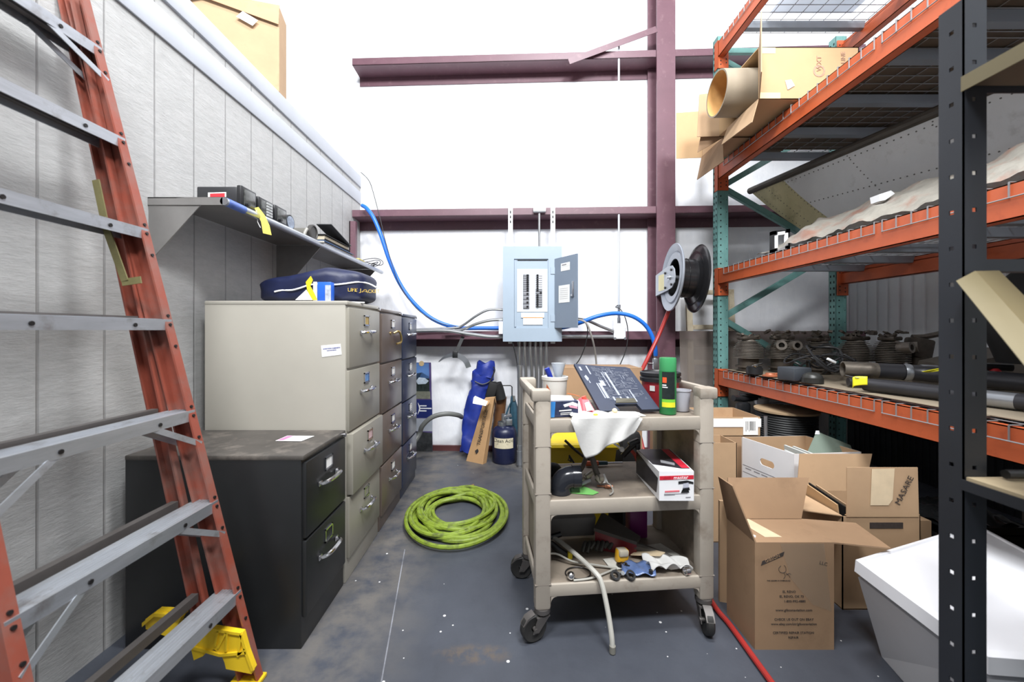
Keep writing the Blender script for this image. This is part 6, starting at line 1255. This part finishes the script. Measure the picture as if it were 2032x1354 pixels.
# bankers box
bw = [V((1.373, 2.365, .275)), V((1.450, 2.035, .275)), V((1.829, 2.075, .275)), V((1.775, 2.395, .275))]
un = MB(); un.slab([V((p.x, p.y, 0)) for p in bw], .272, nrm=(0, 0, 1)); solo('support_carton', un, M_cardd, 'closed carton hidden under the white file box', 'box')
bk_ = thing('file_box', 'white file box with a hand hole, full of papers, among the cartons', 'box', (1.6, 2.2, .275)); b = MB(); hF = .275; up = V((0, 0, hF)); t = .004
bi = [p+(sum(bw, V((0, 0, 0)))/4-p).normalized()*.007 for p in bw]
def fside(i, mb, mi):
    p, q = bw[i], bw[(i+1) % 4]; n = (q-p).cross(V((0, 0, 1))).normalized(); mb.slab([p, q, q+up, p+up], -.002, mi, nrm=n); mb.slab([p-n*.0021, q-n*.0021, q+up-n*.0021, p+up-n*.0021], -.002, 1, nrm=n)
for i in (1, 2, 3): fside(i, b, 0)
# end panel with the hand hole, built as a frame round an oval
p, q = bw[0], bw[1]; n = (q-p).cross(V((0, 0, 1))).normalized(); L = (q-p).length; e = (q-p)/L
def ep_(u, z, k=0): return p+e*u+V((0, 0, z))+n*k
hc_u, hc_z, hw_, hh_ = L*.52, .175, .046, .019
def er(u0, z0, u1, z1): b.slab([ep_(u0, z0), ep_(u1, z0), ep_(u1, z1), ep_(u0, z1)], -.004, 0, nrm=n)
er(0, 0, L, hc_z-hh_); er(0, hc_z+hh_, L, hF); er(0, hc_z-hh_, hc_u-hw_, hc_z+hh_); er(hc_u+hw_, hc_z-hh_, L, hc_z+hh_)
for su in (-1, 1):
    for sz in (-1, 1):
        cu_, cz_ = hc_u+su*(hw_-hh_), hc_z
        for k in range(5):
            a0, a1 = math.pi/2*k/5, math.pi/2*(k+1)/5
            b.slab([ep_(cu_+su*hh_, cz_+sz*hh_), ep_(cu_+su*hh_*math.cos(a0), cz_+sz*hh_*math.sin(a0)), ep_(cu_+su*hh_*math.cos(a1), cz_+sz*hh_*math.sin(a1))], -.004, 0, nrm=n)
b.slab([x_+V((0, 0, .001)) for x_ in bw], .003, 1, nrm=(0, 0, 1)); part('body', b, [mat('white_box_card', (226, 226, 228), .7, var=.03, scale=8), M_card], bk_)
b = MB()
for z0, z1 in ((.115, .1175), (.075, .0775)): b.slab([ep_(.01, z0, .0005), ep_(L-.01, z0, .0005), ep_(L-.01, z1, .0005), ep_(.01, z1, .0005)], .0005, nrm=n)
for u in (.03, .09, .14, .2): b.slab([ep_(u, .10, .0005), ep_(u+.04, .10, .0005), ep_(u+.04, .104, .0005), ep_(u, .104, .0005)], .0005, nrm=n)
part('print', b, mat('grey_form_print', (140, 140, 148), .7), bk_)
for i, (u, dz, tilt) in enumerate(((.30, .0, .03), (.42, .012, .05), (.55, .004, .04))):
    a_ = bw[0]*(1-u)+bw[3]*u; c_ = bw[1]*(1-u)+bw[2]*u; a_ = a_+(c_-a_)*(.60 if i == 0 else .45); c_ = c_-(c_-a_)*.06
    b = MB(); nn = (c_-a_).cross(V((0, 0, 1))).normalized(); b.slab([a_+V((0, 0, .01)), c_+V((0, 0, .01)), c_+V((-.03, 0, hF-.03+dz)), a_+V((-.03, 0, hF-.02+dz))], .012, nrm=nn)
    solo('file_folder', b, mat('grey_folder', (196, 200, 196), .6, var=.05), ('pale folder closest to the hand hole in the file box', 'middle pale folder in the file box', 'pale folder beside the green hanging folder')[i], 'folder', 'papers in the file box')
b = MB(); g4 = [at(1602, 902, 2.20), at(1692, 897, 2.16), at(1688, 884, 2.17), at(1622, 857, 2.24)]; b.slab(g4, .006, nrm=(0, 1, .2)); hg = thing('hanging_folder', 'green hanging folder slanting out of the white file box', 'folder', tuple(at(1650, 900, 2.2))); part('cover', b, mat('sage_folder', (110, 124, 112), .65, var=.05), hg); b = MB(); b.slab([at(1617, 862, 2.235), at(1626, 862, 2.235), at(1625, 855, 2.238), at(1619, 855, 2.238)], .003, nrm=(0, -1, 0)); part('tab', b, M_white, hg, 'white tab')
# printed carton at the front
gx = [V((.905, 1.474, 0)), V((1.198, 1.474, 0)), V((1.21, 1.66, 0)), V((.902, 1.66, 0))]; hG = .398
gb_ = thing('printed_carton', 'open brown carton printed GIBSON beside the cart', 'box', (1.05, 1.57, 0)); b = MB(); up = V((0, 0, hG)); loft(b, gx, [p+up for p in gx]); part('body', b, M_cardd, gb_)
flp([gx[0]+up, gx[3]+up, V((.868, 1.665, .572)), V((.835, 1.50, .597))], gb_, M_cardd); flp([gx[3]+up, gx[2]+up, V((1.29, 1.725, .545)), V((.94, 1.725, .545))], gb_, M_cardd); flp([gx[1]+up, gx[2]+up, V((1.426, 1.645, .388)), V((1.397, 1.462, .384))], gb_, M_cardd)
yf = gx[0].y-.0006
def gt(s, px, py, size, m, ang=0, k=0):
    o = at(px, py, yf-k); return text_mb(s, o, (math.cos(ang), 0, math.sin(ang)), (-math.sin(ang), 0, math.cos(ang)), size, .0004)
M_print = mat('faded_black_print', (58, 50, 46), .8, var=.25, scale=90)
b = MB(); c0, c1 = at(1510, 1123, yf), at(1554, 1104, yf); up_ = V((.005, 0, .017)); b.slab([c0, c1, c1+up_, c0+up_], .0005, nrm=(0, -1, 0)); part('banner', b, M_print, gb_); part('banner_lettering', gt('GIBSON', 1533, 1109, .0165, None, .40, .0012), M_cardd, gb_)
for v in bpy.data.objects[-1:] if False else []: pass
b = MB()
cfig = at(1556, 1133, yf)
b.tube([cfig+V((-.012, 0, .018)), cfig+V((-.02, 0, .008)), cfig+V((-.016, 0, -.004)), cfig+V((-.004, 0, -.008)), cfig+V((.006, 0, -.002)), cfig+V((.006, 0, .012)), cfig+V((.0, 0, .02))], .0008, 5); b.tube([cfig+V((.0, 0, -.008)), cfig+V((.004, 0, -.02)), cfig+V((-.002, 0, -.03))], .0008, 5); b.tube([cfig+V((.006, 0, -.008)), cfig+V((.018, 0, -.018)), cfig+V((.022, 0, -.026))], .0008, 5); b.tube([cfig+V((.008, 0, -.016)), cfig+V((.018, 0, -.010)), cfig+V((.026, 0, -.014))], .0008, 5); part('swirl_drawing', b, M_print, gb_)
b = gt('LLC', 1634, 1119, .018, None, -.25)
for s, px, py, sz in (('THE LEADER IN OVERHAULS', 1545, 1153, .0068), ('EL RENO', 1566, 1175, .0125), ('EL RENO, OK 73', 1571, 1184.5, .0125), ('1-800-992-4880', 1577, 1194, .0125), ('www.gibsonaviation.com', 1575.5, 1211.5, .0135), ('CHECK US OUT ON EBAY', 1575.5, 1230, .0125), ('www.ebay.com/str/gibsonaviation', 1575.5, 1239, .0125), ('CERTIFIED REPAIR STATION', 1574.5, 1256.5, .0122), ('REPAIR', 1574.5, 1266, .0122)):
    b2 = gt(s, px, py, sz, None); b.add(b2.v, b2.f)
part('lettering', b, M_print, gb_)
b = MB(); b.slab([at(1548, 1079, yf), at(1635, 1079, yf), at(1650, 1214, yf), at(1612, 1200, yf), at(1570, 1150, yf)], .0003, nrm=(0, -1, 0)); cm_ = bpy.data.materials.new('glossy_clear_tape'); t_ = NT(cm_); t_.b.inputs['Base Color'].default_value = rgba((176, 156, 134)); t_.b.inputs['Roughness'].default_value = .18; t_.b.inputs['Alpha'].default_value = .2; part('clear_tape', b, cm_, gb_)
b = MB(); b.slab([V((.935, 1.655, hG+.0005)), V((.99, 1.655, hG+.0005)), V((1.03, 1.51, hG+.0005)), V((.965, 1.51, hG+.0005))], .0008, nrm=(0, 0, 1)); part('paper_tape', b, M_tape, gb_, 'strip of pale paper tape'); b = MB().cyl((.925, 1.515, hG), (.925, 1.515, hG+.004), .008, n=12); solo('paper_dot', b, M_paper, 'white dot of paper on the printed carton lid', 'paper')
sl = MB(); sl.slab([V((.912, 1.735, 0)), V((.95, 1.725, 0)), V((.95, 1.725, .44)), V((.912, 1.735, .44))], .012, nrm=(0, 1, 0)); solo('flat_cardboard', sl, M_card, 'upright strip of cardboard between the cart and the printed carton', 'cardboard')
# marked carton
mx = [V((1.405, 1.685, 0)), V((1.735, 1.685, 0)), V((1.735, 1.955, 0)), V((1.405, 1.955, 0))]; hM = .395; up = V((0, 0, hM))
mk = opencarton('marked_carton', 'open brown carton with pale tape and handwriting on its raised flap', mx, hM, [[mx[0]+up+V((.015, 0, 0)), mx[1]+up+V((-.01, 0, 0)), V((1.725, 1.69, .602)), V((1.425, 1.69, .602))], [mx[3]+up, mx[2]+up, V((1.80, 1.985, .568)), V((1.44, 1.985, .568))], [mx[0]+up, mx[3]+up, V((1.24, 1.93, .375)), V((1.232, 1.74, .40))]], M_card)
b = MB(); b.slab([at(1730, 931, 1.684), at(1775, 930, 1.684), at(1771, 992, 1.680), at(1763, 1003, 1.680), at(1727, 1003, 1.680)], .0008, nrm=(0, -1, 0)); part('paper_tape', b, M_tape, mk)
part('handwriting', text_mb('MASARE', at(1795, 974, 1.6795), (.45, 0, .88), (-.88, 0, .45), .036, .0004), M_print, mk); b = MB(); b.box((1.52, 1.683, .345), (1.66, 1.6855, .37)); part('print', b, M_print, mk)
b = MB(); b.box((1.415, 1.683, .402), (1.73, 1.6855, .4045)); part('crease', b, M_cardl, mk)
for i, (u, m_) in enumerate(((.42, M_cardl), (.46, M_blkmatte), (.50, M_card))):
    b = MB(); x = 1.405+u*.13+.03*i; b.slab([V((x, 1.72, .02)), V((x, 1.93, .02)), V((x-.05, 1.93, .455-.01*i)), V((x-.05, 1.72, .43-.01*i))], .006, nrm=(1, 0, 0)); solo('catalogue', b, m_, ('tan catalogue standing in the marked carton', 'black catalogue between two tan ones in the marked carton', 'brown catalogue nearest the raised flap of the marked carton')[i].replace('nearest', 'next to'), 'catalogue')
# crate and carton behind
cr = MB(); 
for i in range(2):
    for z in (.0, .08, .16, .24): cr.box((1.86, 1.72+.28*i, z), (2.25, 1.73+.28*i, z+.05))
cr.box((1.86, 1.72, .30), (2.25, 2.01, .33)); cr.box((1.86, 1.72, 0), (1.87, 2.01, .33)); cr.box((2.24, 1.72, 0), (2.25, 2.01, .33)); cr.box((1.86, 1.72, .0), (2.25, 2.01, .02)); 
cr.grid(14, 8, lambda s, t: V((1.88+.35*s, 1.73+.27*t, .335+.05*math.sin(math.pi*s)*math.sin(math.pi*t)+.012*math.sin(s*17+t*11)))); solo('black_crate', cr, mat('black_film', (34, 36, 38), .25, var=.2), 'black crate covered by dark plastic film beside the marked carton', 'crate')
cq = MB(); cq.slab([V((1.745, 1.76, .0)), V((1.85, 1.75, .0)), V((1.85, 1.95, .0)), V((1.745, 1.95, .0))], .345, nrm=(0, 0, 1)); solo('low_carton', cq, M_card, 'low tan carton just showing behind the white tote', 'box')
# ---------------------------------------------------------------- white tote
M_tote = mat('tote_plastic', (206, 208, 212), .4, var=.03, trans=.0); M_lid = mat('tote_lid', (232, 233, 237), .4, var=.015)
tote = thing('storage_tote', 'large white plastic storage tote with a lid behind the black post', 'tote', (1.6, 1.3, 0))
LT = [V((1.235, 1.43, .325)), V((1.20, 1.0, .325)), V((1.79, .94, .325)), V((1.985, 1.70, .325))]
cen = sum(LT, V((0, 0, 0)))/4; cen.z = 0
BT = [V((cen.x+(p.x-cen.x)*.84, cen.y+(p.y-cen.y)*.86, .002)) for p in LT]; BU = [V((cen.x+(p.x-cen.x)*.97, cen.y+(p.y-cen.y)*.975, .30)) for p in LT]
BT[0] = V((1.343, 1.49-.05, .002))
b = MB(); loft(b, BT, BU); part('body', b, M_tote, tote)
def inset(k, z): return [V((cen.x+(p.x-cen.x)*k, cen.y+(p.y-cen.y)*k, z)) for p in LT]
b = MB(); loft(b, inset(1.0, .318), inset(.99, .360)); lo_, hi_ = inset(.99, .360), inset(.93, .366); b.add(lo_+hi_, [(i, (i+1) % 4, 4+(i+1) % 4, 4+i) for i in range(4)]); a_, c_ = inset(.93, .366), inset(.90, .354); b.add(a_+c_, [(i, (i+1) % 4, 4+(i+1) % 4, 4+i) for i in range(4)]); b.add(c_, [(0, 1, 2, 3)]); part('lid', b, M_lid, tote)
# ================================================================ BLACK BOLTLESS SHELVING IN FRONT
M_sblk = mat('black_powder_coat', (38, 41, 47), .45, var=.08); M_tanb = mat('tan_beam', (108, 98, 70), .5, var=.05); M_part = mat('particle_board', (186, 168, 136), .75, var=.1, scale=30)
sk = thing('black_shelving', 'black steel shelving post and shelves close to the camera, with tan beams', 'shelving unit', (1.1, .4, 0))
def spost(x, y, sx, sy, top):
    w = .05; t = .0028; b = MB(); hz = []; z = .03
    while z < top-.03: hz.append(z); z += .084
    # aisle flange with round holes, split into strips around each hole
    def flange(mk_, u0, u1):
        zs = [0]+[v for h_ in hz for v in (h_-.0048, h_+.0048)]+[top]; um = (u0+u1)/2
        for i in range(0, len(zs)-1):
            if i % 2 == 0: mk_(u0, u1, zs[i], zs[i+1])
            else: mk_(u0, um-.005, zs[i], zs[i+1]); mk_(um+.005, u1, zs[i], zs[i+1])
    flange(lambda a, c, z0, z1: b.box((min(x, x+sx*t), min(y+sy*a, y+sy*c), z0), (max(x, x+sx*t), max(y+sy*a, y+sy*c), z1)), 0, w)
    flange(lambda a, c, z0, z1: b.box((min(x+sx*a, x+sx*c), min(y, y+sy*t), z0), (max(x+sx*a, x+sx*c), max(y, y+sy*t), z1)), 0, w)
    b.box((min(x+sx*w, x+sx*(w+t)), min(y, y+sy*.02), 0), (max(x+sx*w, x+sx*(w+t)), max(y, y+sy*.02), top)); b.box((min(x, x+sx*.02), min(y+sy*w, y+sy*(w+t)), 0), (max(x, x+sx*.02), max(y+sy*w, y+sy*(w+t)), top))
    b.box((min(x, x+sx*w), min(y, y+sy*w), 0), (max(x, x+sx*w), max(y, y+sy*w), .003))
    return part('post', b, M_sblk, sk)
PX, PY, PT = 1.031, .906, 1.94
spost(PX, PY, 1, 1, PT); spost(1.50, PY, -1, 1, PT); spost(PX, -.40, 1, -1, PT); spost(1.50, -.40, -1, -1, PT)
for z, m_ in ((1.757, M_tanb), (.85, M_sblk)):
    b = MB()
    for x, s in ((PX, 1), (1.50, -1)): b.box((min(x-s*.004, x-s*.001), -.44, z-.03), (max(x-s*.004, x-s*.001), PY+.002, z+(.004 if z > 1 else -.006)))
    part('shelf_beam', b, m_, sk); b = MB()
    for y in (PY+.005, -.42): part('end_beam', MB().box((PX+.006, y, z-.03), (1.494, y+.003, z-.004)), M_sblk, sk)
    b = MB(); b.box((PX+.004, -.395, z-.018), (1.496, PY-.002, z)); part('shelf_board', b, M_part if z < 1 else M_ply, sk)
b = MB(); b.box((PX+.056, PY+.004, 1.318), (1.44, PY+.03, 1.346)); part('end_beam', b, M_sblk, sk)
# loose tan shelf beam slanting down from the post
e0 = [at(1898, 558, .88), at(1936, 538, .885), at(1983, 537, .90)]; dv_ = (at(2150, 870, .57)-at(1898, 558, .88)); 
b = MB(); b.slab([e0[0], e0[1], e0[1]+dv_, e0[0]+dv_], .003, nrm=(.5, 1, .2)); b.slab([e0[1], e0[2], e0[2]+dv_*.96, e0[1]+dv_], .003, nrm=(.1, 1, -.3)); solo('loose_shelf_beam', b, M_tanb, 'tan shelf beam hanging loose and slanting down from the black post', 'beam')
b = MB(); b.tube([V((1.10, .885, .863)), V((1.42, .885, .863))], .010, 10, sub=1); solo('black_rod', b, M_blk, 'black rod lying across the low shelf beside the black post', 'rod')
# dark film wrapped bundle and carton beyond the shelving
b = MB().grid(16, 10, lambda s, t: V((2.02+.53*s, 1.18+.42*t, .52+.06*math.sin(math.pi*t)+.03*math.sin(s*11+t*5)))); b.box((2.03, 1.20, .42), (2.55, 1.58, .53)); solo('dark_film_bundle', b, MATS['black_film'], 'bundle wrapped in dark plastic film under the rack', 'bundle')
b = MB(); b.box((2.03, 1.18, 0), (2.6, 1.56, .415), bev=.004); solo('buried_carton', b, M_cardd, 'brown carton under the dark film bundle', 'box')
# ================================================================ LIGHT AND CAMERA
w = bpy.data.worlds.new('hall'); bpy.context.scene.world = w; w.use_nodes = True
w.node_tree.nodes['Background'].inputs[0].default_value = (.93, .96, 1.0, 1); w.node_tree.nodes['Background'].inputs[1].default_value = WORLD
def lamp(name, loc, size, power, target=None, col=(1, .985, .96)):
    L = bpy.data.lights.new(name, 'AREA'); L.shape = 'RECTANGLE'; L.size, L.size_y = size; L.energy = power; L.color = col
    o = bpy.data.objects.new(name, L); C.objects.link(o); o.location = loc
    o.rotation_euler = (V(target)-V(loc)).to_track_quat('-Z', 'Y').to_euler() if target else (0, 0, 0)
    return o
for a in LAMPS: lamp(*a)
cam = bpy.data.cameras.new('camera'); co_ = bpy.data.objects.new('camera', cam); C.objects.link(co_)
cam.sensor_width = 36; cam.lens = F*36/2032; cam.shift_x = 3/2032; cam.shift_y = -21/2032; cam.clip_start = .02; cam.clip_end = 60
co_.location = (0, 0, H); co_.rotation_euler = (math.pi/2, 0, 0)
cam.dof.use_dof = True; cam.dof.focus_distance = 2.6; cam.dof.aperture_fstop = 2.8
sc = bpy.context.scene; sc.camera = co_
sc.view_settings.view_transform = 'Standard'; sc.view_settings.look = 'None'; sc.view_settings.gamma = 1; sc.view_settings.use_curve_mapping = False
sc.view_settings.exposure = EXPO
sc.cycles.max_bounces = 8
